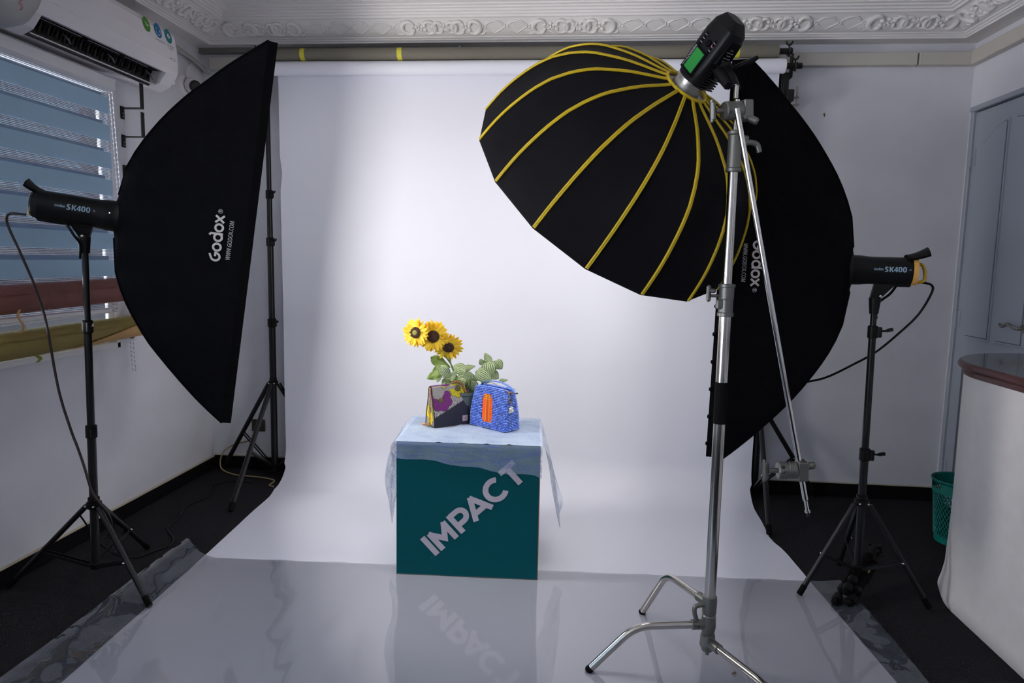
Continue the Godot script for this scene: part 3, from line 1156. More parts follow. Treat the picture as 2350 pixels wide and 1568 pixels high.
		ob("sticker_mark", mk, M.frame_white, so)
		if s[1] == "sticker_blue":
			ob("sticker_mark", MB.new().pen(P2([-0.013, 0.012, -0.013, 0.002]), 0.007, pm), M.sticker_yellow, so)
			ob("sticker_print", MB.new().text("Energy Saving", 0.011, func(x, y): return pm.call(x, y - 0.047)), M.print_dark, so)
		if s[1] == "sticker_teal":
			ob("sticker_print", MB.new().text("Low Voltage", 0.011, func(x, y): return pm.call(x, y - 0.047)).text("Startup", 0.011, func(x, y): return pm.call(x, y - 0.06)), M.print_dark, so)
	var lg := MB.new()
	var pl: Callable = on.call(-3.4)
	lg.pen(arc2(Vector2(0.012, -0.107), Vector2(0.008, 0.006), -120, 120, 10), 0.0022, pl)
	lg.pen(P2([-0.02, -0.106, 0.0, -0.106]), 0.003, pl)
	ob("maker_mark", lg, M.print_dark, t)

	# pale casing in the corner of the frame
	var g := thing("wall_appliance", "pale grey rounded plastic appliance at the top left corner in front of the air conditioner", "appliance", V(XL, 2.14, -2.27))
	var cm := MB.new()
	cm.lathe([Vector2(0, 0.25), Vector2(0.10, 0.247), Vector2(0.155, 0.235), Vector2(0.18, 0.2), Vector2(0.187, 0.15), Vector2(0.187, 0.0)], V(XL + 0.001, 2.29, -2.36), V(1, 0, 0), 32, true)
	ob("casing", cm, M.appliance_grey, g)
	ob("seam", MB.new().lathe([Vector2(0.1882, 0.095), Vector2(0.1882, 0.1)], V(XL + 0.001, 2.29, -2.36), V(1, 0, 0), 32), M.clear_grey, g)
	var sm := MB.new()
	for k in 2:
		sm.tube(smooth_path([V(XL + 0.2485, 2.215 - k * 0.028, -2.382), V(XL + 0.2505, 2.21 - k * 0.028, -2.392), V(XL + 0.2505, 2.198 - k * 0.028, -2.394), V(XL + 0.2485, 2.192 - k * 0.028, -2.386)]), 0.0011, 5)
	ob("red_print", sm, M.red_plastic, g)

	# dome camera
	var c := thing("security_camera", "small white dome security camera on the wall by the corner", "camera", V(XL, 2.2, -3.85))
	ob("mount", MB.new().lathe([Vector2(0.0, 0.022), Vector2(0.04, 0.022), Vector2(0.055, 0.012), Vector2(0.057, 0)], V(XL, 2.262, -3.84), V(1, 0, 0), 24, true), M.appliance_white, c)
	ob("housing", MB.new().ball(V(XL + 0.06, 2.26, -3.835), V(0.045, 0.045, 0.045), 18), M.appliance_white, c)
	var ld := V(0.72, -0.28, 0.62).normalized()
	ob("lens", MB.new().lathe([Vector2(0.0, 0.052), Vector2(0.024, 0.05), Vector2(0.031, 0.042), Vector2(0.033, 0.02)], V(XL + 0.06, 2.26, -3.835), ld, 20), M.dark_inside, c)
	ob("lead", MB.new().tube(smooth_path([V(XL + 0.01, 2.31, -3.86), V(XL + 0.02, 2.35, -3.85), V(XL + 0.015, 2.39, -3.89), V(XL + 0.012, 2.41, -3.95)]), 0.003, 6), M.appliance_white, c)
	var pipe := MB.new()
	for k in 3:
		pipe.tube(smooth_path([V(XL + 0.05, 2.40 - k * 0.02, -3.44), V(XL + 0.035, 2.44 - k * 0.012, -3.62), V(XL + 0.03 + k * 0.012, 2.435 - k * 0.014, -3.82), V(XL + 0.025 + k * 0.012, 2.405 - k * 0.016, -4.03)]), 0.0065, 8)
	tag(ob("pipe_bundle", pipe, M.appliance_grey), "bundle of pale pipes running from the air conditioner to the corner", "pipes")

	# hooks for paper rolls
	var hooks := [[2.0, "black wall hook just below the air conditioner, topmost of its column"], [1.865, "black wall hook second below the air conditioner"], [1.72, "black wall hook third down, half hidden by the left softbox"], [1.072, "black wall hook under the end of the brown paper roll"], [0.925, "black wall hook under the end of the olive paper roll"]]
	for h in hooks:
		var y: float = h[0]
		var hk := thing("wall_hook", h[1], "hook", V(XL, y - 0.03, -3.29), "hooks for paper rolls beside the window")
		var arm := 0.105
		ob("wall_plate", MB.new().box(V(XL + 0.003, y, -3.29), V(0.006, 0.06, 0.026), 0.001), M.black_metal, hk)
		var a := MB.new()
		a.box(V(XL + arm / 2, y + 0.02, -3.29), V(arm, 0.005, 0.026), 0.001)
		a.box(V(XL + arm, y + 0.077, -3.29), V(0.005, 0.119, 0.026), 0.001)
		ob("arm", a, M.black_metal, hk)
		var b := MB.new()
		for s in [-1, 1]:
			b.ball(V(XL + 0.007, y - 0.012 + s * 0.008, -3.29), V(0.003, 0.004, 0.004), 6)
		ob("screw", b, M.steel, hk)
	var roll := func(nm: String, label: String, yl: float, yr: float, zr: float, r: float, m: Material) -> Node3D:
		var a := V(XL + 0.065, yl, -1.7)
		var e := V(XL + 0.065, yr, zr)
		var o := thing(nm, label, "paper roll", (a + e) / 2)
		var mb := MB.new()
		mb.tube([a, a.lerp(e, 0.5) + V(0, -0.004, 0), e], r, 24, false)
		var d := (e - a).normalized()
		mb.lathe([Vector2(r, 0), Vector2(r - 0.012, 0.0), Vector2(r - 0.014, -0.03)], e, d, 24)
		mb.grid(20, 1, func(u, w): return lerp(a, e, w) + V(cos(u * 2.4 + 0.4), sin(u * 2.4 + 0.4), 0) * (r + 0.002 + 0.008 * u * u), 0.0)
		ob("paper", mb, m, o)
		return o
	var br: Node3D = roll.call("paper_roll", "roll of reddish brown backdrop paper on the upper hooks across the window", 1.124, 1.147, -3.2, 0.053, M.brown_paper)
	ob("torn_end", MB.new().grid(4, 6, func(u, w): return V(XL + 0.122 + 0.006 * sin(w * 5.0), 1.10 - 0.09 * w, -2.45 + 0.012 * (u - 0.5) + 0.018 * sin(w * 6.0)), 0.001), M.tan_paper, br)
	var ol: Node3D = roll.call("paper_roll", "roll of olive backdrop paper on the lower hooks below the window", 0.953, 0.965, -3.3, 0.05, M.olive_paper)
	ob("loose_flap", MB.new().grid(16, 8, func(u, w): return V(XL + 0.065, lerpf(0.96, 0.965, u), lerpf(-2.72, -3.296, u)) + V(cos(-0.9 + 1.5 * w * u), sin(-0.9 + 1.5 * w * u), 0) * (0.054 + 0.008 * (1.0 - u)), 0.001), M.tan_paper, ol)
	ob("tape_scrap", MB.new().grid(3, 6, func(u, w): return V(XL + 0.08 + 0.012 * sin(w * 4.0), 0.906 - 0.028 * w, -2.555 - 0.022 * u - 0.015 * w), 0.001), M.leaf_tape, ol)

	# socket low on the back wall with its lead
	var s := thing("wall_socket", "brown wall socket with a grey plug behind the left backdrop stand", "socket", V(-1.925, 0.245, ZB))
	ob("plate", MB.new().box(V(-1.925, 0.279, ZB + 0.005), V(0.085, 0.075, 0.01), 0.003), M.socket_brown, s)
	ob("plug", MB.new().lathe([Vector2(0, 0.036), Vector2(0.014, 0.036), Vector2(0.018, 0.02), Vector2(0.018, 0)], V(-1.915, 0.279, ZB + 0.008), V(0, 0, 1), 16), M.plug_grey, s)
	tag(ob("power_lead", MB.new().tube(smooth_path([V(-1.92, 0.262, -3.998), V(-1.95, 0.2, -3.99), V(-2.06, 0.165, -3.985), V(-2.125, 0.11, -3.97), V(-2.12, 0.03, -3.94), V(-2.02, 0.006, -3.9), V(-1.9, 0.006, -3.88), V(-1.8, 0.006, -3.86), V(-1.73, 0.006, -3.82), V(-1.725, 0.006, -3.74), V(-1.69, 0.006, -3.72)]), 0.0045, 8), M.cable_cream), "cream lead looping from the socket round the foot of the left backdrop stand", "cable")
	tag(ob("floor_cable", MB.new().tube(smooth_path([V(-1.90, 0.30, -2.45), V(-1.87, 0.12, -2.55), V(-1.86, 0.02, -2.70), V(-1.835, 0.005, -2.80), V(-1.80, 0.005, -2.87), V(-1.83, 0.005, -2.95), V(-1.925, 0.005, -3.06), V(-1.95, 0.005, -3.2), V(-2.0, 0.005, -3.34), V(-1.97, 0.005, -3.52), V(-2.04, 0.005, -3.7), V(-1.945, 0.005, -3.79), V(-1.84, 0.005, -3.77)]), 0.0035, 8), M.black_plastic), "black cable wandering across the carpet beside the left light stand", "cable")
	for h in [V(1.329, 2.154, ZB), V(1.285, 2.052, ZB)]:
		pass
	tag(ob("wall_plug", MB.new().lathe([Vector2(0, 0.004), Vector2(0.005, 0.003), Vector2(0.006, 0)], V(1.329, 2.15, ZB), V(0, 0, 1), 8).ball(V(1.33, 2.142, ZB), V(0.004, 0.008, 0.002), 6), M.hole_brown), "small brown wall plug in the bare wall right of the backdrop", "wall plug")


# ---------------------------------------------------------------- stands
func collar(mb: MB, at: Vector3, axis: Vector3, r: float, h: float) -> void:
	mb.lathe([Vector2(0, -h / 2), Vector2(r * 0.85, -h / 2), Vector2(r, -h / 2 + 0.003), Vector2(r, h / 2 - 0.003), Vector2(r * 0.85, h / 2), Vector2(0, h / 2)], at, axis, 16)


func light_stand(label: String, base: Vector3, top: Vector3, feet: Array, hub_y: float, low_y: float, secs: Array, knob_dir: Vector3, nm := "light_stand", group := "", leg_r := 0.0105) -> Node3D:
	var o := thing(nm, label, "stand", V(base.x, 0, base.z), group)
	var on := func(y: float) -> Vector3: return base.lerp(top, (y - base.y) / (top.y - base.y))
	var up := (top - base).normalized()
	for s in secs:
		ob("pole", MB.new().rod(on.call(s[0]), on.call(s[1]), s[2], 14), M.black_metal, o)
	for k in range(1, secs.size()):
		var p: Vector3 = on.call(secs[k][0])
		var r: float = secs[k - 1][2]
		var mb := MB.new()
		collar(mb, p - up * 0.018, up, r + 0.005, 0.05)
		mb.box(p - up * 0.018 + knob_dir * (r + 0.01), V(0.022, 0.04, 0.018), 0.003, basis_of(knob_dir))
		var co := ob("collar", mb, M.black_plastic, o)
		var kn := MB.new()
		kn.rod(p - up * 0.012 + knob_dir * (r + 0.01), p - up * 0.012 + knob_dir * (r + 0.03), 0.004, 8)
		kn.hexa([p - up * 0.016 + knob_dir * (r + 0.03), p - up * 0.006 + knob_dir * (r + 0.03), p + up * 0.002 + knob_dir * (r + 0.048), p - up * 0.01 + knob_dir * (r + 0.05)], [p - up * 0.016 + knob_dir * (r + 0.03) + V(0.006, 0, 0.006), p - up * 0.006 + knob_dir * (r + 0.03) + V(0.006, 0, 0.006), p + up * 0.002 + knob_dir * (r + 0.048) + V(0.006, 0, 0.006), p - up * 0.01 + knob_dir * (r + 0.05) + V(0.006, 0, 0.006)])
		ob("knob", kn, M.black_plastic, co)
	var hub: Vector3 = on.call(hub_y)
	var low: Vector3 = on.call(low_y)
	var hm := MB.new()
	collar(hm, hub, up, 0.028, 0.026)
	collar(hm, hub + up * 0.022, up, 0.021, 0.02)
	ob("leg_collar", hm, M.black_plastic, o)
	var lm := MB.new()
	collar(lm, low, up, 0.022, 0.024)
	ob("brace_collar", lm, M.black_plastic, o)
	for f in feet:
		var d := V(f.x - hub.x, 0, f.z - hub.z).normalized()
		var a := hub + d * 0.03 - V(0, 0.006, 0)
		var e := V(f.x, leg_r * 0.9, f.z)
		ob("leg", MB.new().rod(a, e, leg_r, 12), M.black_metal, o)
		var dir := (e - a).normalized()
		ob("foot_cap", MB.new().lathe([Vector2(leg_r + 0.001, -0.045), Vector2(leg_r + 0.0015, -0.003), Vector2(leg_r * 0.7, 0.0), Vector2(0, 0.001)], e, dir, 12), M.rubber, o)
		var mid := a.lerp(e, 0.56)
		var side := dir.cross(V(0, 1, 0)).normalized() * 0.009
		var bm := MB.new()
		for s in [-1, 1]:
			bm.hexa([mid + side * s - V(0, 0.006, 0), mid + side * s + V(0, 0.006, 0), mid + side * s * 1.3 + V(0, 0.006, 0), mid + side * s * 1.3 - V(0, 0.006, 0)], [low + d * 0.02 + side * s - V(0, 0.006, 0), low + d * 0.02 + side * s + V(0, 0.006, 0), low + d * 0.02 + side * s * 1.3 + V(0, 0.006, 0), low + d * 0.02 + side * s * 1.3 - V(0, 0.006, 0)])
		var bo := ob("brace", bm, M.black_metal, o)
		ob("rivet", MB.new().ball(mid + side * 1.6, Vector3.ONE * 0.0055, 8), M.bright_chrome, bo)
	for k in 2:
		ob("rivet", MB.new().ball(hub + V(-0.016 + 0.032 * k, 0, 0.026), Vector3.ONE * 0.005, 8), M.bright_chrome, o)
	return o


# studio flash: hp is the middle of the barrel, a points to the front, w to the viewer's side
func strobe(label: String, hp: Vector3, a: Vector3, front: float, back: float, w: Vector3, read: float, tx: float, leak: bool, stand_top: Vector3, cord: Array) -> Node3D:
	a = a.normalized()
	w = (w - a * w.dot(a)).normalized()
	var up := w.cross(a).normalized()
	if up.y < 0.0:
		up = -up
	var o := thing("studio_flash", label, "studio light", stand_top, "black studio flashes on light stands")
	var r := 0.053
	var bd := MB.new()
	bd.lathe([Vector2(0, -back + 0.004), Vector2(r - 0.012, -back + 0.004), Vector2(r - 0.004, -back + 0.012), Vector2(r, -back + 0.03), Vector2(r, front - 0.075), Vector2(r + 0.001, front - 0.06), Vector2(r + 0.004, front - 0.035), Vector2(r + 0.005, front - 0.006), Vector2(r, front - 0.002), Vector2(0, front - 0.002)], hp, a, 40)
	bd.hexa([hp - a * back * 0.9 - up * (r * 0.8) + w * 0.02, hp - a * back * 0.9 - up * (r * 0.8) - w * 0.02, hp + a * front * 0.3 - up * (r * 0.8) - w * 0.02, hp + a * front * 0.3 - up * (r * 0.8) + w * 0.02], [hp - a * back * 0.8 - up * (r + 0.007) + w * 0.014, hp - a * back * 0.8 - up * (r + 0.007) - w * 0.014, hp + a * front * 0.26 - up * (r + 0.007) - w * 0.014, hp + a * front * 0.26 - up * (r + 0.007) + w * 0.014])
	ob("barrel", bd, M.black_plastic, o)
	# back end: sun hood, coloured rim and loop handle
	var hood := MB.new()
	hood.grid(10, 8, func(u, q):
		var an := lerpf(-0.75, 0.75, q)
		var rr := r + 0.002 + 0.032 * pow(u, 1.6)
		return hp - a * (back - 0.04 + (0.05 if leak else 0.075) * u) + (up * cos(an) + w * sin(an)) * (rr - 0.01 * absf(an) * u), 0.009)
	ob("hood", hood, M.black_plastic, o)
	var sx := a.cross(Vector3.RIGHT if absf(a.x) < 0.9 else Vector3.FORWARD).normalized()
	var sy := a.cross(sx)
	var wa := atan2(w.dot(sy), w.dot(sx))
	if not leak:
		ob("rim_band", MB.new().lathe([Vector2(r - 0.006, -back), Vector2(r + 0.0015, -back), Vector2(r + 0.0015, -back + 0.017), Vector2(r - 0.006, -back + 0.017)], hp, a, 24, false, wa - 1.25, wa + 1.25), M.gold_plastic, o)
	var ho := -0.002 if leak else 0.03
	ob("handle", MB.new().tube(smooth_path([hp - a * (back - 0.01) + up * 0.03, hp - a * (back + ho * 0.6) + up * 0.026, hp - a * (back + ho) - up * 0.004, hp - a * (back + ho * 0.9) - up * 0.034, hp - a * (back - 0.01) - up * 0.042]), 0.0062, 8), M.mustard, o)
	ob("power_cord", MB.new().tube(smooth_path(cord), 0.0047, 8), M.cable_dark if leak else M.black_plastic, o)
	if leak:
		var gm := MB.new()
		gm.lathe([Vector2(r + 0.002, front - 0.003), Vector2(r + 0.0062, front - 0.001), Vector2(r + 0.0066, front + 0.008), Vector2(r + 0.003, front + 0.01)], hp, a, 30, false, wa - 1.0, wa + 1.0)
		ob("lamp_gap", gm, M.lamp_glow, o)
		ob("lamp_pinhole", MB.new().ball(hp + a * (front - 0.022) + w * (r + 0.002) + up * 0.006, Vector3.ONE * 0.003, 8), M.lamp_glow, o)
	else:
		ob("ready_lamp", MB.new().ball(hp - a * (back - 0.03) + up * (r - 0.001) + w * 0.012, Vector3.ONE * 0.0055, 8), M.red_plastic, o)
	# print on the barrel; read = +1 when the line runs towards the front
	var wrap := func(s: float, y0: float) -> Callable:
		return func(x: float, y: float) -> Vector3:
			var an: float = (y * s + y0) / r
			return hp + a * (read * (x * s) + tx) + (w * cos(an) + up * sin(an)) * (r + 0.001)
	var pr := MB.new()
	pr.text("SK400", 0.0215, func(x, y): return (wrap.call(1.25, 0.004) as Callable).call(x + 0.013, y), "Droid Sans", true)
	pr.text("II", 0.0085, func(x, y): return (wrap.call(1.0, 0.004) as Callable).call(x + 0.065, y), "Droid Sans", true)
	ob("print", pr, M.print_blue, o)
	var lo := MB.new()
	for s in logo_strokes():
		lo.pen(s, 0.2, func(x, y): return (wrap.call(1.0, -0.0005) as Callable).call((x - 4.1) * 0.0078 - 0.026, y * 0.0085))
	ob("print", lo, M.print_blue, o)
	# tilting bracket down to the stand
	var bt := hp - up * (r - 0.004)
	var flat := V(a.x, 0, a.z).normalized()
	var sd := flat.cross(Vector3.UP)
	var bk := MB.new()
	var tip := stand_top + V(0, 0.012, 0)
	bk.hexa([bt - flat * 0.035 + sd * 0.016, bt - flat * 0.035 - sd * 0.016, bt + flat * 0.04 - sd * 0.016, bt + flat * 0.04 + sd * 0.016], [tip - flat * 0.016 + sd * 0.014 + V(0, 0.03, 0), tip - flat * 0.016 - sd * 0.014 + V(0, 0.03, 0), tip + flat * 0.018 - sd * 0.014 + V(0, 0.03, 0), tip + flat * 0.018 + sd * 0.014 + V(0, 0.03, 0)])
	ob("bracket", bk, M.black_plastic, o)
	ob("socket", MB.new().lathe([Vector2(0, -0.03), Vector2(0.016, -0.03), Vector2(0.019, 0.0), Vector2(0.022, 0.032), Vector2(0, 0.034)], tip, Vector3.UP, 16), M.black_plastic, o)
	ob("tilt_lever", MB.new().tube(smooth_path([bt - flat * 0.045 + sd * 0.02, bt - flat * 0.022 - V(0, 0.04, 0) + sd * 0.024, tip - flat * 0.012 + sd * 0.022 + V(0, 0.005, 0), tip - flat * 0.014 + sd * 0.022 - V(0, 0.05, 0)]), [0.0055] + range(17).map(func(_x): return 0.005) + [0.005], 8), M.black_gloss, o)
	ob("bolt", MB.new().ball(bt.lerp(tip, 0.55) + sd * 0.019 * signf(sd.dot(w)), Vector3.ONE * 0.0075, 10), M.bright_chrome, o)
	return o


# rectangular softbox on four bowed ribs; u points to its far side, v up its face
func softbox(label: String, rc: Vector3, a: Vector3, u: Vector3, v: Vector3, L: float, hw: float, hh: float, energy: float, read: float, tq: float, ts: float, group: String, lip_len: float, tabbed: bool) -> Node3D:
	var o := thing("softbox", label, "softbox", rc, group)
	var seam := L - lip_len
	var grow := func(s: float, e: float) -> float: return 0.12 + 0.88 * pow(s, e)
	var nz := FastNoiseLite.new()
	nz.seed = int(rc.x * 100.0)
	nz.frequency = 3.0
	# a point of the skin: cu, cv in -1..1 are the place in the section at depth s
	var skin := func(s: float, cu: float, cv: float) -> Vector3:
		var gu: float = grow.call(s, 0.62)
		var gv: float = grow.call(s, 0.6 if cv > 0 else 0.55)
		var edge := maxf(absf(cu), absf(cv))
		var other := minf(absf(cu), absf(cv)) / maxf(edge, 0.001)
		var sag := 1.0 - 0.05 * (1.0 - other * other) * sin(PI * s)
		var p := rc + a * (seam * s) + u * (hw * gu * cu * sag) + v * (hh * gv * cv * sag)
		return p + (u * cu + v * cv) * (0.006 * nz.get_noise_3d(p.x, p.y, p.z) * sin(PI * s))
	for k in 4:
		var mb := MB.new()
		mb.grid(22, 18, func(s, q):
			var e: float = q * 2.0 - 1.0
			return skin.call(s, [-1.0, 1.0, e, e][k], [e, e, 1.0, -1.0][k]))
		ob("side_panel" if k < 2 else "end_panel", mb, M.softbox_cloth, o)
	for su in [-1, 1]:
		for sv in [-1, 1]:
			var pts := []
			for k in 19:
				pts.append((skin.call(k / 18.0, su, sv) as Vector3) + (u * su + v * sv).normalized() * 0.001)
			ob("seam_piping", MB.new().tube(pts, 0.0035, 6), M.softbox_cloth, o)
	# lip round the front, with its row of hook-and-loop tabs
	var lip := MB.new()
	var c0 := rc + a * seam
	var c1 := rc + a * L
	var cn := [[-1, -1], [1, -1], [1, 1], [-1, 1]]
	for k in 4:
		var p: Array = cn[k]
		var q: Array = cn[(k + 1) % 4]
		var P = u * (hw * p[0]) + v * (hh * p[1])
		var Q = u * (hw * q[0]) + v * (hh * q[1])
		lip.flat([c0 + P, c0 + Q, c1 + Q, c1 + P], c0)
		lip.flat([c0 + P * 0.985, c0 + Q * 0.985, c1 + Q * 0.985, c1 + P * 0.985], c0 + (P + Q) * 3.0)
		lip.flat([c1 + P, c1 + Q, c1 + Q * 0.985, c1 + P * 0.985], c0)
	ob("front_lip", lip, M.softbox_cloth, o)
	var tabs := MB.new()
	for k in 14 if tabbed else 0:
		for s in [-1, 1]:
			tabs.ball(c1 - a * 0.002 + u * (hw * s) + v * (hh * (-0.93 + 1.86 * k / 13.0)), V(0.008, 0.009, 0.008), 6)
	if tabbed:
		ob("lip_tabs", tabs, M.softbox_cloth, o).set_meta("kind", "stuff")
	var df := ob("diffuser_lamp", MB.new().flat_sheet(rc + a * (seam * 0.26), u * hw * 0.44, v * hh * 0.44, a), M.diffuser, o)
	df.set_meta("label", "white lit inner baffle")
	var ring := MB.new()
	ring.lathe([Vector2(0.075, -0.004), Vector2(0.075, 0.03), Vector2(0.05, 0.034), Vector2(0.05, -0.004), Vector2(0.075, -0.004)], rc, a, 24)
	ob("speed_ring", ring, M.black_metal, o)
	var l := AreaLight3D.new()
	l.name = "flash_lamp"
	l.area_size = Vector2(hw * 0.86, hh * 0.86)
	l.transform = Transform3D(Basis(v.cross(-a), v, -a).orthonormalized(), a * (seam * 0.26 + 0.012))
	l.light_color = KEY_COLOR
	l.light_energy = energy
	l.area_range = 14.0
	l.shadow_enabled = true
	o.add_child(l)
	# print on the panel that faces the room: reading up (+1) or down (-1)
	var at := func(x: float, y: float) -> Vector3:
		var s := clampf(ts - y / seam / 0.98, 0.0, 1.0)
		var gv: float = grow.call(s, 0.575)
		var p: Vector3 = skin.call(s, -1.0, clampf((tq + read * x) / (hh * gv), -1.0, 1.0))
		return p - u * 0.003
	var lo := MB.new()
	var lift := 0.0
	for s in logo_strokes():
		lift += 0.00025
		var up := lift
		lo.pen(s, 0.19, func(x, y): return -u * up + (at.call((x - 2.05) * 0.0405, y * 0.037 + 0.002) as Vector3))
	ob("print", lo, M.print_white, o)
	var wb := MB.new()
	wb.text("WWW.GODOX.COM", 0.024, func(x, y): return at.call(x * 0.66, y * 0.8 - 0.02))
	wb.text("®", 0.022, func(x, y): return at.call(x + 0.098, y * 0.9 + 0.02))
	ob("print", wb, M.print_white, o)
	return o


func octabox(hub: Vector3, a: Vector3, R: float, L: float, roll: float) -> void:
	var o := thing("parabolic_softbox", "large round black softbox with yellow piping along its ribs, on the chrome stand", "softbox", hub)
	a = a.normalized()
	var u := a.cross(Vector3.UP).normalized()
	var v := u.cross(a)
	var n := 16
	var prof := [[0.0, 0.135], [0.012, 0.17], [0.03, 0.235], [0.055, 0.33], [0.08, 0.41], [0.115, 0.49], [0.155, 0.575], [0.2, 0.645], [0.27, 0.72], [0.36, 0.795], [0.47, 0.855], [0.58, 0.9], [0.7, 0.94], [0.8, 0.965], [0.9, 0.985], [1.0, 1.0]]
	var rib := func(k: float, f: float) -> Vector3:
		var an := roll + TAU * k / n
		return hub + a * (L * f) + (u * cos(an) + v * sin(an)) * (R * table(prof, f))
	var skin := func(k: int, q: float, f: float) -> Vector3:
		var p: Vector3 = (rib.call(k, f) as Vector3).lerp(rib.call(k + 1, f), q)
		var c := hub + a * (L * f)
		return p - (p - c).normalized() * 0.010 * sin(PI * q) * sin(PI * minf(1.0, f * 1.1))
	var fs := []
	for k in 25:
		fs.append(pow(k / 24.0, 1.7))
	for k in n:
		ob("panel", MB.new().grid(24, 6, func(x, q): return skin.call(k, q, fs[int(round(x * 24.0))])), M.octa_cloth, o)
	for k in n:
		var pts := []
		for f in fs:
			pts.append((rib.call(k, f) as Vector3) + ((rib.call(k, f) as Vector3) - hub - a * (L * f)).normalized() * 0.0015 - a * 0.001)
		var mb := MB.new()
		mb.tube(pts, 0.0042, 6)
		# the tape lies as two cords side by side
		var tang = (rib.call(k + 0.5, 0.3) as Vector3) - rib.call(k - 0.5, 0.3)
		tang = tang.normalized() * 0.0052
		mb.tube(pts.map(func(p): return p + tang), 0.0036, 6)
		ob("rib_piping", mb, M.yellow_piping, o)
	var hem := MB.new()
	for k in n:
		var p0: Vector3 = rib.call(k, 1.0)
		var p1: Vector3 = rib.call(k + 1, 1.0)
		var c := hub + a * L
		hem.flat([p0, p1, p1 + a * 0.006, p0 + a * 0.006], c)
		hem.flat([c + (p0 - c) * 0.985 + a * 0.006, c + (p1 - c) * 0.985 + a * 0.006, p1 + a * 0.006, p0 + a * 0.006], c)
	ob("front_hem", hem, M.octa_cloth, o)
	var df := MB.new()
	var cc := hub + a * (L * 0.3)
	for k in n:
		df.face([cc, cc + ((rib.call(k, 1.0) as Vector3) - hub - a * L) * 0.62, cc + ((rib.call(k + 1, 1.0) as Vector3) - hub - a * L) * 0.62], a)
	ob("diffuser_lamp", df, M.diffuser, o).set_meta("label", "white lit inner baffle")
	var r0 := R * 0.14
	var yr := []
	for k in 32:
		var an := TAU * k / 32.0
		yr.append(hub - a * 0.002 + (u * cos(an) + v * sin(an)) * r0)
	ob("hub_piping", MB.new().tube(yr, 0.0055, 8, false, true), M.yellow_piping, o)
	ob("mount_plate", MB.new().lathe([Vector2(r0, -0.002), Vector2(r0 * 0.97, 0.004), Vector2(r0 * 0.7, 0.008), Vector2(r0 * 0.66, -0.005), Vector2(r0 * 0.6, -0.02), Vector2(r0 * 0.55, -0.022)], hub - a * 0.0, a, 32), M.silver, o)
	var l := AreaLight3D.new()
	l.name = "flash_lamp"
	l.area_size = Vector2(R * 0.9, R * 0.9)
	l.transform = Transform3D(Basis(v.cross(-a), v, -a).orthonormalized(), cc + a * 0.012 - hub)
	l.light_color = KEY_COLOR
	l.light_energy = OCTA_ENERGY
	l.area_range = 14.0
	l.shadow_enabled = true
	o.add_child(l)

	# battery flash behind it
	var w := -a
	var b0 := hub + w * 0.018
	var t := thing("battery_flash", "black battery flash head with a green screen behind the round softbox", "studio light", b0)
	var cam := (V(0, 1.32, 0) - b0)
	cam = (cam - w * cam.dot(w)).normalized()
	var left := w.cross(cam).normalized()
	if left.x > 0.0:
		left = -left
	var f1 := (cam * cos(0.70) + left * sin(0.70)).normalized()
	var f2 := (cam * cos(0.87) - left * sin(0.87)).normalized()
	f2 = (f2 - f1 * f2.dot(f1)).normalized()
	ob("mount_ring", MB.new().lathe([Vector2(0, 0), Vector2(0.047, 0), Vector2(0.047, 0.006), Vector2(0.0505, 0.007), Vector2(0.0505, 0.016), Vector2(0.0, 0.016)], b0, w, 36), M.silver, t)
	# section with flattened sides, tapering behind
	var h1 := 0.044
	var h2 := 0.055
	var sect := func(s: float) -> Array:
		var k1 := h1
		var k2 := h2
		var lift := 0.0
		if s < 0.04:
			k1 *= lerpf(0.98, 1.0, s / 0.04)
		if s > 0.15:
			k1 *= lerpf(1.0, 0.86, (s - 0.15) / 0.05)
			k2 *= lerpf(1.0, 0.86, (s - 0.15) / 0.05)
		var p := []
		for q in 28:
			var an := TAU * q / 28.0
			var e := 0.42 if s > 0.05 else lerpf(0.95, 0.42, s / 0.05)
			p.append(b0 + w * (0.014 + s) + f1 * (k1 * signf(cos(an)) * pow(absf(cos(an)), e) + lift) + f2 * (k2 * signf(sin(an)) * pow(absf(sin(an)), e)))
		return p
	var mb := MB.new()
	var ss := [0.0, 0.012, 0.024, 0.04, 0.07, 0.11, 0.15, 0.17, 0.185]
	mb.grid(8, 28, func(x, q): return sect.call(ss[int(round(x * 8.0))])[int(round(q * 28.0)) % 28])
	var endp: Array = sect.call(0.185)
	var endc := []
	for p in endp:
		endc.append(b0 + w * 0.226 + ((p as Vector3) - b0 - w * 0.199) * 0.62 - f2 * 0.004)
	for q in 28:
		mb.flat([endp[q], endp[(q + 1) % 28], endc[(q + 1) % 28], endc[q]], b0 + w * 0.1)
	mb.face(endc, w)
	ob("body", mb, M.black_plastic, t)
	var face_at := func(x: float, y: float, z: float) -> Vector3: return b0 + w * x + f2 * y + f1 * (h1 + z)
	# x runs along the head from the front, y across to the right side of the control face
	var ctl := MB.new()
	ctl.hexa([face_at.call(0.028, -0.038, 0), face_at.call(0.112, -0.038, 0), face_at.call(0.112, 0.03, 0), face_at.call(0.028, 0.03, 0)], [face_at.call(0.031, -0.036, 0.003), face_at.call(0.110, -0.036, 0.003), face_at.call(0.110, 0.027, 0.003), face_at.call(0.031, 0.027, 0.003)])
	ob("screen_bezel", ctl, M.black_gloss, t)
	ob("lcd_screen", MB.new().hexa([face_at.call(0.038, -0.022, 0.002), face_at.call(0.105, -0.022, 0.002), face_at.call(0.105, 0.02, 0.002), face_at.call(0.038, 0.02, 0.002)], [face_at.call(0.038, -0.022, 0.004), face_at.call(0.105, -0.022, 0.004), face_at.call(0.105, 0.02, 0.004), face_at.call(0.038, 0.02, 0.004)]), M.lcd, t)
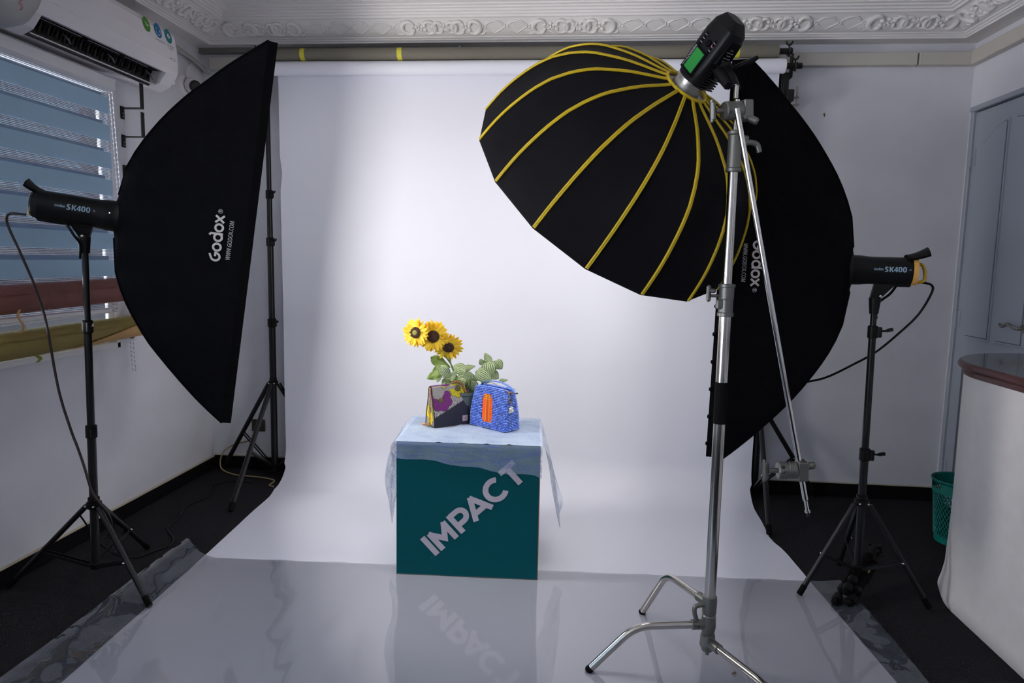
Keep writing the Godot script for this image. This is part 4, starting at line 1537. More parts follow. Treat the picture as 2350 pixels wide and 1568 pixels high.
	ob("print", MB.new().text("AD600BM", 0.0115, func(x, y): return face_at.call(0.083 + x, -0.0295 - y, 0.0035)).text("WITSTRO", 0.0065, func(x, y): return face_at.call(0.048 + x * 0.8, -0.0295 - y, 0.0035)), M.print_grey, t)
	ob("control_dial", MB.new().lathe([Vector2(0, 0.006), Vector2(0.009, 0.006), Vector2(0.0105, 0.003), Vector2(0.0105, 0)], face_at.call(0.136, 0.006, 0.0), f1, 20), M.black_gloss, t)
	for k in 8:
		var bx: float = 0.117 + 0.0125 * (k % 4)
		var by: float = -0.024 if k < 4 else 0.024
		ob("button", MB.new().box(face_at.call(bx, by, 0.001), V(0.007, 0.007, 0.003), 0.001, Basis(w, f2, f1)), M.black_gloss, t)
		if k % 4 < 3:
			ob("button_print", MB.new().box(face_at.call(bx + 0.006, by, 0.0006), V(0.0014, 0.010, 0.0008), 0.0, Basis(w, f2, f1)), M.print_grey, t)
	ob("test_button", MB.new().ball(face_at.call(0.14, 0.022, 0.001), Vector3.ONE * 0.003, 8), M.red_plastic, t)
	# side with the battery and its label, ribs and tilting yoke
	var side_at := func(x: float, y: float, z: float) -> Vector3: return b0 + w * x - f1 * y + f2 * (h2 + z)
	ob("battery", MB.new().hexa([side_at.call(0.10, -0.03, -0.006), side_at.call(0.185, -0.028, -0.01), side_at.call(0.185, 0.034, -0.01), side_at.call(0.10, 0.036, -0.006)], [side_at.call(0.106, -0.024, 0.008), side_at.call(0.18, -0.02, 0.001), side_at.call(0.18, 0.028, 0.001), side_at.call(0.106, 0.03, 0.008)]), M.black_gloss, t)
	var lab := MB.new()
	for k in 5:
		lab.box(side_at.call(0.122 + 0.009 * k, 0.002, 0.0070 - 0.0008 * k), V(0.0022, [0.026, 0.03, 0.018, 0.028, 0.012][k], 0.001), 0.0, Basis(w, -f1, f2))
	ob("rating_label", lab, M.clear_grey, t)
	for k in 8:
		ob("cooling_rib", MB.new().box(side_at.call(0.022 + 0.009 * k, 0.012, 0.004), V(0.0045, 0.06, 0.014), 0.002, Basis(w, -f1, f2)), M.black_plastic, t)
	var yoke := MB.new()
	var piv: Vector3 = side_at.call(0.105, 0.015, 0.012)
	var foot := V(0.462, 1.845, -2.195)
	yoke.tube([piv, piv.lerp(foot, 0.5) + V(0.004, 0, 0.004), foot], [0.021, 0.0175, 0.014], 4)
	yoke.lathe([Vector2(0, -0.014), Vector2(0.022, -0.014), Vector2(0.025, 0.0), Vector2(0.022, 0.014), Vector2(0, 0.014)], piv, cam, 20)
	ob("yoke", yoke, M.black_plastic, t)
	ob("yoke_grip", MB.new().tube([piv.lerp(foot, 0.15) - V(0.024, 0, 0), piv.lerp(foot, 0.9) - V(0.02, 0, 0)], [0.018, 0.013], 6), M.black_plastic, t)
	ob("bolt", MB.new().ball(piv + cam * 0.016 - V(0.012, 0, 0), Vector3.ONE * 0.0075, 10), M.bright_chrome, t)
	ob("tilt_lever", MB.new().tube(smooth_path([piv + V(0.015, -0.005, 0.0), piv + V(0.05, 0.008, 0.005), piv + V(0.075, 0.018, 0.01), piv + V(0.095, 0.03, 0.012)], 4), [0.008, 0.008, 0.008, 0.009, 0.009, 0.009, 0.009, 0.009, 0.0085, 0.008, 0.008, 0.007, 0.006], 8), M.black_gloss, t)
	ob("spigot", MB.new().rod(foot - V(0, 0.03, 0), foot + V(0, 0.01, 0), 0.0075, 12), M.chrome, t)


func grip_head(o: Node3D, c: Vector3, axis: Vector3, knob: Vector3, r := 0.03) -> void:
	axis = axis.normalized()
	var mb := MB.new()
	mb.lathe([Vector2(0, -0.032), Vector2(r * 0.9, -0.032), Vector2(r, -0.028), Vector2(r, -0.004), Vector2(r * 0.95, -0.003), Vector2(r * 0.95, 0.001), Vector2(r, 0.002), Vector2(r, 0.022), Vector2(r * 0.86, 0.026), Vector2(0, 0.026)], c, axis, 28)
	ob("grip_disc", mb, M.cast_metal, o)
	var b := basis_of(axis)
	ob("grip_block", MB.new().box(c + axis * 0.04, V(0.046, 0.058, 0.03), 0.003, b), M.cast_metal, o)
	var kn := MB.new()
	kn.rod(c - axis * 0.03, c - axis * 0.058, 0.0075, 10)
	var kb := Basis(b.x, b.y, b.z)
	kn.box(c - axis * 0.066, V(0.018, 0.058, 0.018), 0.006, kb)
	kn.box(c - axis * 0.07, V(0.012, 0.07, 0.01), 0.004, kb)
	ob("grip_handle", kn, M.cast_metal, o)
	var dk := MB.new()
	dk.lathe([Vector2(0, 0.0008), Vector2(0.0055, 0.0008), Vector2(0.0055, -0.002)], c - axis * 0.014 + b.x.cross(axis).normalized() * 0.0 + V(0, 0.01, 0) + (V(0, 1.32, 0) - c).normalized() * r * 0.96, (V(0, 1.32, 0) - c).normalized(), 12)
	dk.lathe([Vector2(0, 0.0008), Vector2(0.0065, 0.0008), Vector2(0.0065, -0.002)], c - axis * 0.014 + V(0, -0.004, 0) + (V(0, 1.32, 0) - c).normalized() * r, (V(0, 1.32, 0) - c).normalized(), 12)
	ob("grip_hole", dk, M.dark_inside, o)
	var sk := MB.new()
	sk.rod(c + knob * 0.02, c + knob * 0.055, 0.005, 10)
	sk.lathe([Vector2(0, 0.052), Vector2(0.0095, 0.052), Vector2(0.0115, 0.058), Vector2(0.0115, 0.074), Vector2(0.008, 0.08), Vector2(0, 0.08)], c, knob, 10)
	ob("lock_screw", sk, M.cast_metal, o)


func chrome_stand() -> void:
	var b := V(0.465, 0, -2.19)
	var o := thing("chrome_stand", "chrome stand with bent tubular legs holding the round softbox", "stand", b)
	var at := func(y: float) -> Vector3: return b + V(0, y, 0)
	ob("column", MB.new().rod(at.call(0.235), at.call(1.2), 0.0182, 24), M.chrome, o)
	ob("riser", MB.new().rod(at.call(1.2), at.call(1.64), 0.0146, 24), M.chrome, o)
	ob("tape_band", MB.new().lathe([Vector2(0.0182, -0.066), Vector2(0.0195, -0.066), Vector2(0.0197, 0.066), Vector2(0.0182, 0.066)], at.call(0.89), Vector3.UP, 24), M.rubber, o)
	var c2 := MB.new()
	c2.lathe([Vector2(0.018, -0.052), Vector2(0.0245, -0.05), Vector2(0.0245, -0.04), Vector2(0.0215, -0.038), Vector2(0.0215, 0.0), Vector2(0.0225, 0.004), Vector2(0.0225, 0.038), Vector2(0.0255, 0.04), Vector2(0.0255, 0.048), Vector2(0.014, 0.05)], at.call(1.213), Vector3.UP, 24)
	c2.box(at.call(1.20) + V(-0.02, 0, 0.006), V(0.022, 0.03, 0.024), 0.004)
	ob("clamp_collar", c2, M.cast_metal, o)
	var k2 := MB.new()
	k2.rod(at.call(1.225) + V(-0.02, 0, 0.008), at.call(1.225) + V(-0.05, 0, 0.012), 0.005, 8)
	k2.box(at.call(1.232) + V(-0.056, 0, 0.012), V(0.014, 0.052, 0.012), 0.005)
	k2.box(at.call(1.24) + V(-0.045, 0, 0.012), V(0.022, 0.014, 0.012), 0.005)
	ob("clamp_handle", k2, M.cast_metal, o)
	var c1 := MB.new()
	c1.lathe([Vector2(0.014, -0.057), Vector2(0.0235, -0.055), Vector2(0.0235, -0.046), Vector2(0.021, -0.044), Vector2(0.0195, 0.05), Vector2(0.0235, 0.054), Vector2(0.0235, 0.062), Vector2(0.01, 0.066)], at.call(1.655), Vector3.UP, 24)
	c1.box(at.call(1.69) + V(0.024, 0, 0.002), V(0.03, 0.03, 0.024), 0.004)
	ob("clamp_collar", c1, M.cast_metal, o)
	ob("clamp_handle", MB.new().tube(smooth_path([at.call(1.685) + V(0.03, 0, 0.01), at.call(1.683) + V(0.05, 0, 0.014), at.call(1.675) + V(0.064, 0, 0.014), at.call(1.655) + V(0.07, 0, 0.014)], 4), 0.008, 8), M.cast_metal, o)
	ob("riser", MB.new().rod(at.call(1.69), at.call(1.81), 0.0085, 16), M.chrome, o)
	# legs nest at three heights
	var hm := MB.new()
	hm.lathe([Vector2(0.018, 0.255), Vector2(0.0225, 0.252), Vector2(0.0235, 0.235), Vector2(0.0225, 0.195), Vector2(0.019, 0.19), Vector2(0.022, 0.186), Vector2(0.024, 0.15), Vector2(0.02, 0.128), Vector2(0.017, 0.124), Vector2(0.023, 0.12), Vector2(0.025, 0.085), Vector2(0.017, 0.066), Vector2(0.007, 0.062), Vector2(0.007, 0.052), Vector2(0, 0.05)], b, Vector3.UP, 24)
	ob("leg_hub", hm, M.cast_metal, o)
	var lock := MB.new()
	lock.tube(smooth_path([at.call(0.225) + V(-0.02, 0, 0.008), at.call(0.222) + V(-0.045, 0, 0.014), at.call(0.205) + V(-0.05, 0, 0.016), at.call(0.175) + V(-0.042, 0, 0.016)], 4), 0.008, 8)
	ob("leg_latch", lock, M.cast_metal, o)
	for g in [[V(0.288, 0, -2.522), 0.225, 0.62], [V(0.079, 0, -2.12), 0.156, 0.62], [V(0.665, 0, -1.83), 0.098, 0.66]]:
		var f: Vector3 = g[0]
		var d := (f - b).normalized()
		var len := f.distance_to(b)
		var y: float = g[1]
		var e = b + d * (len * g[2]) + V(0, y, 0)
		var p0 := b + d * 0.02 + V(0, y, 0)
		var ft := f + V(0, 0.01, 0)
		var pts := [p0, b + d * 0.075 + V(0, y, 0)]
		var i0 = e - d * 0.055
		var i1 = e + (ft - e).normalized() * 0.055
		for k in 9:
			var q := k / 8.0
			pts.append(i0.lerp(e, q).lerp(e.lerp(i1, q), q))
		pts.append(ft)
		var lg := ob("leg", MB.new().tube(pts, 0.0123, 18), M.chrome, o)
		ob("foot_cap", MB.new().lathe([Vector2(0.0127, -0.012), Vector2(0.0132, 0.0), Vector2(0.009, 0.006), Vector2(0, 0.007)], ft, (ft - e).normalized(), 16), M.rubber, lg)
		ob("leg_socket", MB.new().lathe([Vector2(0.0165, 0.015), Vector2(0.0165, 0.056), Vector2(0.0125, 0.058)], b + V(0, y, 0), d, 18), M.cast_metal, lg)
		ob("screw", MB.new().ball(b + V(0, y, 0) + d * 0.035 + V(0, 0, 0.016), Vector3.ONE * 0.004, 8), M.dark_inside, lg)
	# grip head and hanging arm
	var g := thing("grip_arm", "thin chrome grip arm hanging from the stand head, a clamp near its lower end", "grip arm", V(0.756, 0.575, -2.13))
	grip_head(g, V(0.452, 1.775, -2.175), V(0.75, 0.06, -0.25), V(0.82, -0.42, 0.2).normalized(), 0.027)
	var a0 := V(0.455, 1.762, -2.13)
	var a1 := V(0.727, 0.59, -2.13)
	var dir := (a1 - a0).normalized()
	var rod := MB.new()
	rod.rod(a0 - dir * 0.01, a1 - dir * 0.02, 0.008, 18)
	rod.lathe([Vector2(0.008, -0.02), Vector2(0.0055, -0.016), Vector2(0.0055, 0.012), Vector2(0.0082, 0.014), Vector2(0.0082, 0.021), Vector2(0.004, 0.023)], a1, dir, 16)
	ob("rod", rod, M.bright_chrome, g)
	ob("rod_tip", MB.new().lathe([Vector2(0.0055, 0.02), Vector2(0.0055, 0.033), Vector2(0, 0.035)], a1, dir, 12), M.dark_inside, g)
	var cc := a0.lerp(a1, 0.905)
	grip_head(g, cc - V(0.036, 0.002, 0), V(1, 0.06, 0.02), V(0.98, 0.3, 0.1).normalized(), 0.027)


func build_backdrop() -> void:
	var zr := -3.852
	# paper: down from the roll, round a sweep, out over the carpet
	var lf := [[-3.67, -1.672], [-3.595, -1.645], [-3.32, -1.63], [-2.822, -1.592], [-1.87, -1.539], [-1.1, -1.5]]
	var rt := [[-3.67, 1.003], [-3.545, 0.997], [-3.327, 0.978], [-3.203, 1.006], [-2.938, 1.02], [-2.885, 1.021], [-2.185, 1.062], [-1.1, 1.12]]
	var path := []
	for k in 24:
		path.append(Vector2(-3.89, lerpf(2.35, 0.2, k / 23.0)))
	for k in range(1, 13):
		var an := PI / 2 * k / 12.0
		path.append(Vector2(-3.69 - 0.2 * cos(an), 0.203 - 0.2 * sin(an)))
	for k in range(1, 40):
		path.append(Vector2(lerpf(-3.69, -1.1, k / 39.0), 0.003))
	var nz := FastNoiseLite.new()
	nz.seed = 12
	nz.frequency = 1.1
	var m := path.size() - 1
	var t := thing("paper_backdrop", "wide white seamless paper backdrop sweeping from its roll down over the floor", "backdrop", V(-0.33, 0, -3.4))
	ob("sheet", MB.new().grid(m, 48, func(s, q):
		var p: Vector2 = path[int(round(s * m))]
		var xl := table(lf, p.x) if p.y < 0.1 else lerpf(-1.685, -1.69, p.y / 2.3)
		var xr := table(rt, p.x) if p.y < 0.1 else lerpf(1.013, 1.035, p.y / 2.3)
		if p.y >= 0.1 and absf(p.y - 1.81) < 0.05:
			xl += 0.012
		var x := lerpf(xl, xr, q)
		var d := nz.get_noise_2d(x, p.x + p.y) * (0.006 if p.y > 0.3 else 0.0025)
		if p.y > 0.15:
			return V(x, p.y, p.x + d)
		return V(x, p.y + absf(d), p.x)), M.paper, t)
	var r := MB.new()
	r.tube([V(-1.70, 2.352, zr), V(1.05, 2.352, zr)], 0.037, 36, false)
	r.lathe([Vector2(0.037, 0), Vector2(0.033, 0)], V(1.05, 2.352, zr), V(1, 0, 0), 36)
	ob("roll", r, M.paper, t)
	ob("core", MB.new().lathe([Vector2(0.033, 0.0), Vector2(0.033, 0.004), Vector2(0.017, 0.004)], V(1.05, 2.352, zr), V(1, 0, 0), 32), M.core_card, t)
	# grey tube above it with yellow tapes
	var g := thing("background_roll", "long grey green background roll on the upper crossbar above the white paper", "background roll", V(-0.33, 2.392, zr))
	var gm := MB.new()
	gm.tube([V(-1.72, 2.425, zr), V(1.012, 2.425, zr)], 0.0325, 32, true)
	ob("tube", gm, M.tube_grey, g)
	for x in [-1.525, -0.983, 0.80]:
		ob("tape", MB.new().lathe([Vector2(0.033, -0.013), Vector2(0.0333, -0.013), Vector2(0.0333, 0.013), Vector2(0.033, 0.013)], V(x, 2.425, zr), V(1, 0.02, 0), 24, false), M.tape_yellow, g)
	# crossbars
	for k in 2:
		var y: float = [2.425, 2.352][k]
		var x1: float = [1.083, 1.135][k]
		tag(ob("crossbar", MB.new().rod(V(-1.83, y, zr), V(x1, y, zr), 0.0155, 18), M.black_metal), ["black crossbar through the grey background roll", "black crossbar through the white paper roll"][k], "crossbar", "crossbars of the backdrop stand")
	# stands at either end, each with its hook bracket
	for k in 2:
		var x: float = [-1.765, 1.045][k]
		var bz := -3.925 if k == 1 else -3.91
		var base := V(x, 0.035, bz)
		var feet: Array = [[V(-2.13, 0, -3.985), V(-1.735, 0, -3.305), V(-1.42, 0, -4.0)], [V(0.985, 0, -3.375), V(1.41, 0, -4.0), V(0.72, 0, -4.0)]][k]
		light_stand(["black backdrop stand left of the white paper", "black backdrop stand right of the white paper, mostly behind the softbox"][k], base, V(x, 2.33, bz), feet, 0.575 if k == 0 else 0.53, 0.07, [[0.035, 0.95, 0.0195], [0.95, 1.42, 0.0175], [1.42, 1.69, 0.0155], [1.69, 2.33, 0.0135]], V(0.8, 0, 0.6), "backdrop_stand", "pair of stands carrying the backdrop", 0.0135)
		var s := -1.0 if k == 0 else 1.0
		var h := thing("hook_bracket", ["black double hook bracket at the left end of the crossbars", "black double hook bracket at the right end of the crossbars"][k], "bracket", V(x, 2.13, bz), "hook brackets of the backdrop stand")
		var pm := MB.new()
		pm.box(V(x + s * 0.028, 2.23, bz + 0.02), V(0.03, 0.2, 0.03), 0.003)
		pm.box(V(x + s * 0.05, 2.36, bz + 0.03), V(0.006, 0.12, 0.05), 0.001)
		pm.box(V(x + s * 0.05, 2.21, bz + 0.03), V(0.036, 0.06, 0.05), 0.003)
		ob("plate", pm, M.black_metal, h)
		for j in 2:
			var yy: float = [2.425, 2.352][j]
			var xx := x + s * (0.022 + 0.035 * j)
			var hk := MB.new()
			hk.tube([V(xx, yy + 0.012, zr - 0.026), V(xx, yy - 0.014, zr - 0.022), V(xx, yy - 0.023, zr), V(xx, yy - 0.014, zr + 0.022), V(xx, yy + 0.012, zr + 0.026)], 0.006, 8)
			ob("hook", hk, M.black_metal, h)
			var wn := MB.new()
			wn.rod(V(xx, yy + 0.0155, zr), V(xx, yy + 0.032, zr), 0.004, 8)
			for e in [-1, 1]:
				wn.tube([V(xx, yy + 0.03, zr), V(xx + e * 0.01, yy + 0.036, zr), V(xx + e * 0.017, yy + 0.05, zr)], [0.005, 0.0055, 0.004], 7)
			ob("wing_nut", wn, M.black_metal, h)
		var cl := MB.new()
		cl.box(V(x + s * 0.065, 2.165, bz + 0.03), V(0.07, 0.008, 0.03), 0.002)
		cl.rod(V(x + s * 0.088, 2.16, bz + 0.03), V(x + s * 0.088, 2.26, bz + 0.03), 0.004, 8)
		cl.lathe([Vector2(0, 0), Vector2(0.014, 0), Vector2(0.012, 0.006), Vector2(0, 0.006)], V(x + s * 0.088, 2.2, bz + 0.03), Vector3.UP, 12)
		ob("clamp_screw", cl, M.steel, h)


# ---------------------------------------------------------------- the still life
const TOP := 0.573


func build_box() -> void:
	var o := thing("carton", "teal cardboard carton printed with a big diagonal word in the middle of the paper", "box", V(-0.416, 0, -2.96))
	# corners of the carton, a little skewed
	var c := [V(-0.712, 0.004, -2.728), V(-0.122, 0.004, -2.748), V(-0.15, 0.004, -3.21), V(-0.735, 0.004, -3.19)]
	var tp := []
	for p in c:
		tp.append(p + V(0, TOP - 0.006, 0))
	var b := MB.new()
	b.hexa(c, tp)
	ob("body", b, M.teal_card, o)
	var ed := MB.new()
	for k in 4:
		var j := (k + 1) % 4
		ed.rod(c[k] + V(0, -0.001, 0), c[j] + V(0, -0.001, 0), 0.0026, 6)
	ob("bottom_edge", ed, M.card_edge, o)
	ob("corner_edge", MB.new().rod(c[1] + V(0.001, 0.002, 0), tp[1] + V(0.001, 0, 0), 0.0022, 6), M.card_edge, o)
	var ex: Vector3 = (c[1] - c[0]).normalized()
	var nn := V(0, 1, 0).cross(ex).normalized()
	if nn.z < 0:
		nn = -nn
	var ang := atan2(0.333, 0.357)
	var at := func(x: float, y: float) -> Vector3:
		var q := Vector2(x, y).rotated(ang)
		return c[0] + ex * (q.x + 0.166) + V(0, q.y + 0.087, 0) + nn * 0.0012
	var pr := MB.new()
	var lift := 0.0
	for s in impact_strokes():
		lift += 0.00018
		var up := lift
		pr.pen(s, 0.235, func(x, y): return (at.call(x * 0.1035, y * 0.095) as Vector3) + nn * up)
	ob("lettering", pr, M.print_grey, o).set_meta("label", "large pale grey diagonal capitals")

	# sheer cloth over the top
	var xl := -0.718
	var xr := -0.112
	var y := TOP + 0.003
	var nz := FastNoiseLite.new()
	nz.seed = 5
	nz.frequency = 9.0
	var cloth := thing("sheer_cloth", "sheer pale blue printed cloth draped over the teal carton", "cloth", V(-0.42, y, -2.95))
	var cl := MB.new()
	var back := func(q: float) -> Vector3: return V(lerpf(-0.752, -0.145, q), y, lerpf(-3.20, -3.235, q))
	var front := func(q: float) -> Vector3: return V(lerpf(xl, xr, q), y, lerpf(-2.724, -2.742, q))
	cl.grid(40, 26, func(q, w):
		var p: Vector3 = (front.call(q) as Vector3).lerp(back.call(q), w)
		var crease := 0.0
		for e in [[0.46, 0.012], [0.62, 0.012], [0.3, 0.015], [0.78, 0.013]]:
			crease += 0.004 * exp(-pow((q - e[0] - 0.15 * w) / e[1], 2.0))
		return p + V(0, crease + 0.0015 * absf(nz.get_noise_2d(p.x, p.z)), 0))
	ob("lit_tone_top", cl, M.tulle_lit_tone, cloth)  # top sheet takes the copy with the strong light painted in
	cl = MB.new()
	# front fall, its hem running down to the right
	cl.grid(44, 12, func(q, w):
		var p: Vector3 = front.call(q)
		var drop := lerpf(0.066, 0.122, smoothstep(0.0, 1.0, q)) + 0.004 * sin(q * 19.0) - 0.012 * smoothstep(0.95, 1.0, q) * -1.0
		var fold = 0.004 * sin(q * 31.0) * w + 0.003 * sin(q * 13.0)
		var round := minf(w * drop, 0.008)
		return p + V(0, -w * drop, 0.004 + round * 0.5 + absf(fold) * w))
	ob("fall", cl, M.tulle, cloth)
	cl = MB.new()
	# left fall: hangs away from the side in a long point
	cl.grid(14, 20, func(q, w):
		var p: Vector3 = (front.call(0.0) as Vector3).lerp(back.call(0.0), q)
		var drop: float = table([[0.0, 0.075], [0.12, 0.20], [0.3, 0.43], [0.5, 0.41], [0.75, 0.26], [1.0, 0.2]], q)
		var out = 0.075 * sin(minf(w * 1.4, 1.0) * PI * 0.62) * (0.25 + 0.75 * smoothstep(0.0, 0.3, q)) - 0.028 * w * w
		return p + V(-out - 0.004 + 0.008 * sin(q * 9.0) * w, -w * drop, 0.01 * sin(w * 5.0)))
	ob("fall", cl, M.tulle, cloth)
	cl = MB.new()
	# right fall: longer, flaring to the floor side
	cl.grid(16, 20, func(q, w):
		var p: Vector3 = (front.call(1.0) as Vector3).lerp(back.call(1.0), q)
		var drop: float = table([[0.0, 0.13], [0.1, 0.24], [0.25, 0.40], [0.6, 0.37], [1.0, 0.30]], q)
		var out = 0.03 * sin(minf(w * 2.0, 1.0) * PI / 2) + 0.062 * w * w * (0.3 + 0.7 * smoothstep(0.0, 0.4, q))
		return p + V(out + 0.004 + 0.012 * sin(q * 11.0) * w, -w * drop, 0.015 * sin(w * 4.0)))
	ob("fall", cl, M.tulle, cloth)


func build_bags() -> void:
	var y0 := TOP + 0.006
	# printed flap bag
	var fl := V(-0.602, y0, -2.964)
	var e := V(0.794, 0, -0.608)
	var n := V(0.608, 0, 0.794)
	var W := 0.178
	var H := 0.172
	var o := thing("flap_handbag", "patterned handbag with purple and yellow print and a navy corner", "handbag", V(-0.56, y0, -3.05))
	# q across, side -1..1 through the depth, h up
	var at := func(q: float, s: float, h: float) -> Vector3:
		var dep := lerpf(0.088, 0.03, smoothstep(0.0, 1.0, h))
		var mid := fl - n * 0.044
		return mid + e * (W * lerpf(q, q * 0.96 + 0.02, h) - 0.004 * h) + n * (s * dep / 2) + V(0, H * h + 0.004 * q * h, 0)
	var fp := MB.new()
	fp.grid(10, 12, func(q, h): return (at.call(q, 1.0, h) as Vector3) + n * (0.004 * sin(PI * h)))
	for k in fp.t.size():
		fp.t[k] = Vector2(fp.t[k].x, 1.0 - fp.t[k].y)
	ob("front", fp, M.wax_front, o).set_meta("label", "front flap with purple and yellow flowers over a navy corner")
	for s in [0.0, 1.0]:
		var sp := MB.new()
		sp.grid(6, 10, func(d, h): return (at.call(s, lerpf(-1.0, 1.0, d), h) as Vector3) + e * ((0.006 if s == 0.0 else -0.006) * sin(PI * d) * (1.0 - h)))
		for k in sp.t.size():
			sp.t[k] = Vector2(sp.t[k].x, 1.0 - sp.t[k].y)
		ob("gusset", sp, M.wax_side, o)
	var bp := MB.new()
	bp.grid(6, 8, func(q, h): return at.call(q, -1.0, h))
	bp.flat([at.call(0.0, 1.0, 0.0), at.call(1.0, 1.0, 0.0), at.call(1.0, -1.0, 0.0), at.call(0.0, -1.0, 0.0)], at.call(0.5, 0.0, 0.5))
	ob("back", bp, M.navy, o)
	var tp := MB.new()
	tp.grid(10, 6, func(q, d):
		var a = PI * d
		return (at.call(q, cos(a), 1.0) as Vector3) + V(0, 0.009 * sin(a), 0))
	ob("fold", tp, M.wax_front, o)
	var tr := MB.new()
	for q in [0.0, 1.0]:
		for s in [-1.0, 1.0]:
			var pts := []
			for k in 9:
				pts.append((at.call(q, s, k / 8.0) as Vector3) + n * (0.004 * sin(PI * k / 8.0) if s > 0 else 0.0))
			tr.tube(pts, 0.0024, 6)
	tr.tube([at.call(0.0, 1.0, 0.0), at.call(1.0, 1.0, 0.0)], 0.002, 6)
	ob("binding", tr, M.black_trim, o)
	ob("name_plate", MB.new().box((at.call(0.865, 1.0, 0.16) as Vector3) + n * 0.004, V(0.027, 0.027, 0.003), 0.001, Basis(e, V(0, 1, 0), n)), M.plate_gold, o)
	var em := MB.new()
	for k in 3:
		em.box((at.call(0.865, 1.0, 0.155 + 0.018 * k) as Vector3) + n * 0.0058, V([0.014, 0.01, 0.012][k], 0.0016, 0.0006), 0.0, Basis(e, V(0, 1, 0), n))
	ob("engraving", em, M.clear_grey, o)
	# chain links
	var lk := MB.new()
	var link := func(p: Vector3, d: Vector3, tw: float) -> void:
		var z := d.normalized()
		var x := z.cross(V(0.3, 0.2, 0.9)).normalized().rotated(z, tw)
		var pts := []
		for k in 8:
			var a := TAU * k / 8.0
			pts.append(p + z * (cos(a) * 0.0062) + x * (sin(a) * 0.0036))
		lk.tube(pts, 0.0012, 5, false, true)
	var run := smooth_path([(at.call(0.0, 0.55, 1.0) as Vector3) + V(-0.006, 0, 0), (at.call(0.0, 0.5, 0.7) as Vector3) - e * 0.008, (at.call(0.0, 0.45, 0.4) as Vector3) - e * 0.011, (at.call(0.0, 0.5, 0.12) as Vector3) - e * 0.014, (at.call(0.0, 0.2, 0.03) as Vector3) - e * 0.016, (at.call(0.0, -0.5, 0.02) as Vector3) - e * 0.014, (at.call(0.0, -0.9, 0.02) as Vector3) - e * 0.02], 4)
	var up := smooth_path([(at.call(0.62, 0.3, 1.0) as Vector3) + V(0, 0.012, 0), (at.call(0.75, 0.4, 1.0) as Vector3) + V(0, 0.018, 0), (at.call(0.86, 0.9, 1.0) as Vector3) + V(0, 0.008, 0), (at.call(0.93, 1.2, 0.9) as Vector3), (at.call(0.98, 1.3, 0.8) as Vector3)], 5)
	for r in [run, up]:
		for k in r.size() - 1:
			link.call(r[k], r[k + 1] - r[k], 1.2 * k)
			link.call((r[k] + r[k + 1]) / 2 + V(0.003, 0, 0.003), r[k + 1] - r[k], 1.2 * k + 0.8)
	var ch := ob("gold_chain", lk, M.gold, o)
	ch.set_meta("kind", "stuff")

	# beaded bag
	var b := thing("beaded_handbag", "blue beaded handbag with an orange striped window and a curved strap", "handbag", V(-0.36, y0, -3.0))
	var f0 := V(-0.454, y0, -3.056)
	e = V(0.8, 0, 0.6)
	n = V(-0.6, 0, 0.8)
	var W2 := 0.214
	var H2 := 0.173
	var bt := func(q: float, s: float, h: float) -> Vector3:
		var dep := lerpf(0.086, 0.05, h * h)
		var half := W2 / 2 * (1.0 - 0.16 * h * h)
		var top := H2 * (1.0 + 0.03 * cos((q - 0.5) * 2.2))
		return f0 + e * (W2 / 2 + (q - 0.5) * 2.0 * half) - n * 0.043 + n * (s * dep / 2) + V(0, top * h + 0.002, 0)
	var ln := MB.new()
	for s in [-1.0, 1.0]:
		ln.grid(8, 10, func(q, h): return bt.call(q, s * 0.93, h))
	for q in [0.02, 0.98]:
		ln.grid(4, 10, func(d, h): return bt.call(q, lerpf(-0.93, 0.93, d), h))
	ln.grid(8, 4, func(q, d): return bt.call(q, lerpf(-0.93, 0.93, d), 0.97))
	ob("lining", ln, M.bag_lining, b)
	var bead := MB.new()
	bead.ball(Vector3.ZERO, Vector3.ONE, 8)
	var xs := []
	var rng := RandomNumberGenerator.new()
	rng.seed = 4
	var place := func(p: Vector3, out: Vector3) -> void:
		var r := rng.randf_range(0.0033, 0.0039)
		xs.append(Transform3D(basis_of(out + V(rng.randf() - 0.5, rng.randf() - 0.5, rng.randf() - 0.5) * 0.5).scaled(V(r, r * 0.85, r)), p + out * 0.002))
	var open := func(q: float, h: float) -> bool:
		var c := 0.465 - 0.06 * (h - 0.5)
		return absf(h - 0.5) < 0.345 and absf(q - c) < (0.155 if absf(h - 0.5) < 0.27 else 0.105)
	for j in 25:
		var h := (j + 0.4) / 25.0
		for i in 28:
			var q := (i + (0.5 if j % 2 else 0.0)) / 27.5
			if q > 1.0 or open.call(q, h):
				continue
			place.call(bt.call(q, 1.0, h), n)
			if i % 3 == 0:
				place.call(bt.call(q, -1.0, h), -n)
		for i in 11:
			var d := lerpf(-1.0, 1.0, (i + (0.5 if j % 2 else 0.0)) / 10.5)
			if d <= 1.0:
				place.call(bt.call(1.0, d, h), e)
				place.call(bt.call(0.0, d, h), -e)
	for i in 28:
		for d in [-1.0, -0.6, 0.6, 1.0]:
			place.call(bt.call(i / 27.0, d, 1.0), Vector3.UP)
	var mm := MultiMesh.new()
	mm.transform_format = MultiMesh.TRANSFORM_3D
	mm.use_colors = true
	mm.mesh = bead.mesh()
	mm.instance_count = xs.size()
	for k in xs.size():
		var xf: Transform3D = xs[k]
		xf.origin -= b.position
		mm.set_instance_transform(k, xf)
		mm.set_instance_color(k, Color.WHITE.lerp(Color(0.5, 0.64, 1.0), rng.randf()) * rng.randf_range(0.65, 1.35))
	var mi := MultiMeshInstance3D.new()
	mi.name = "beads"
	mi.multimesh = mm
	M.bead_blue.vertex_color_use_as_albedo = true
	mi.material_override = M.bead_blue
	mi.set_meta("kind", "stuff")
	b.add_child(mi, true)
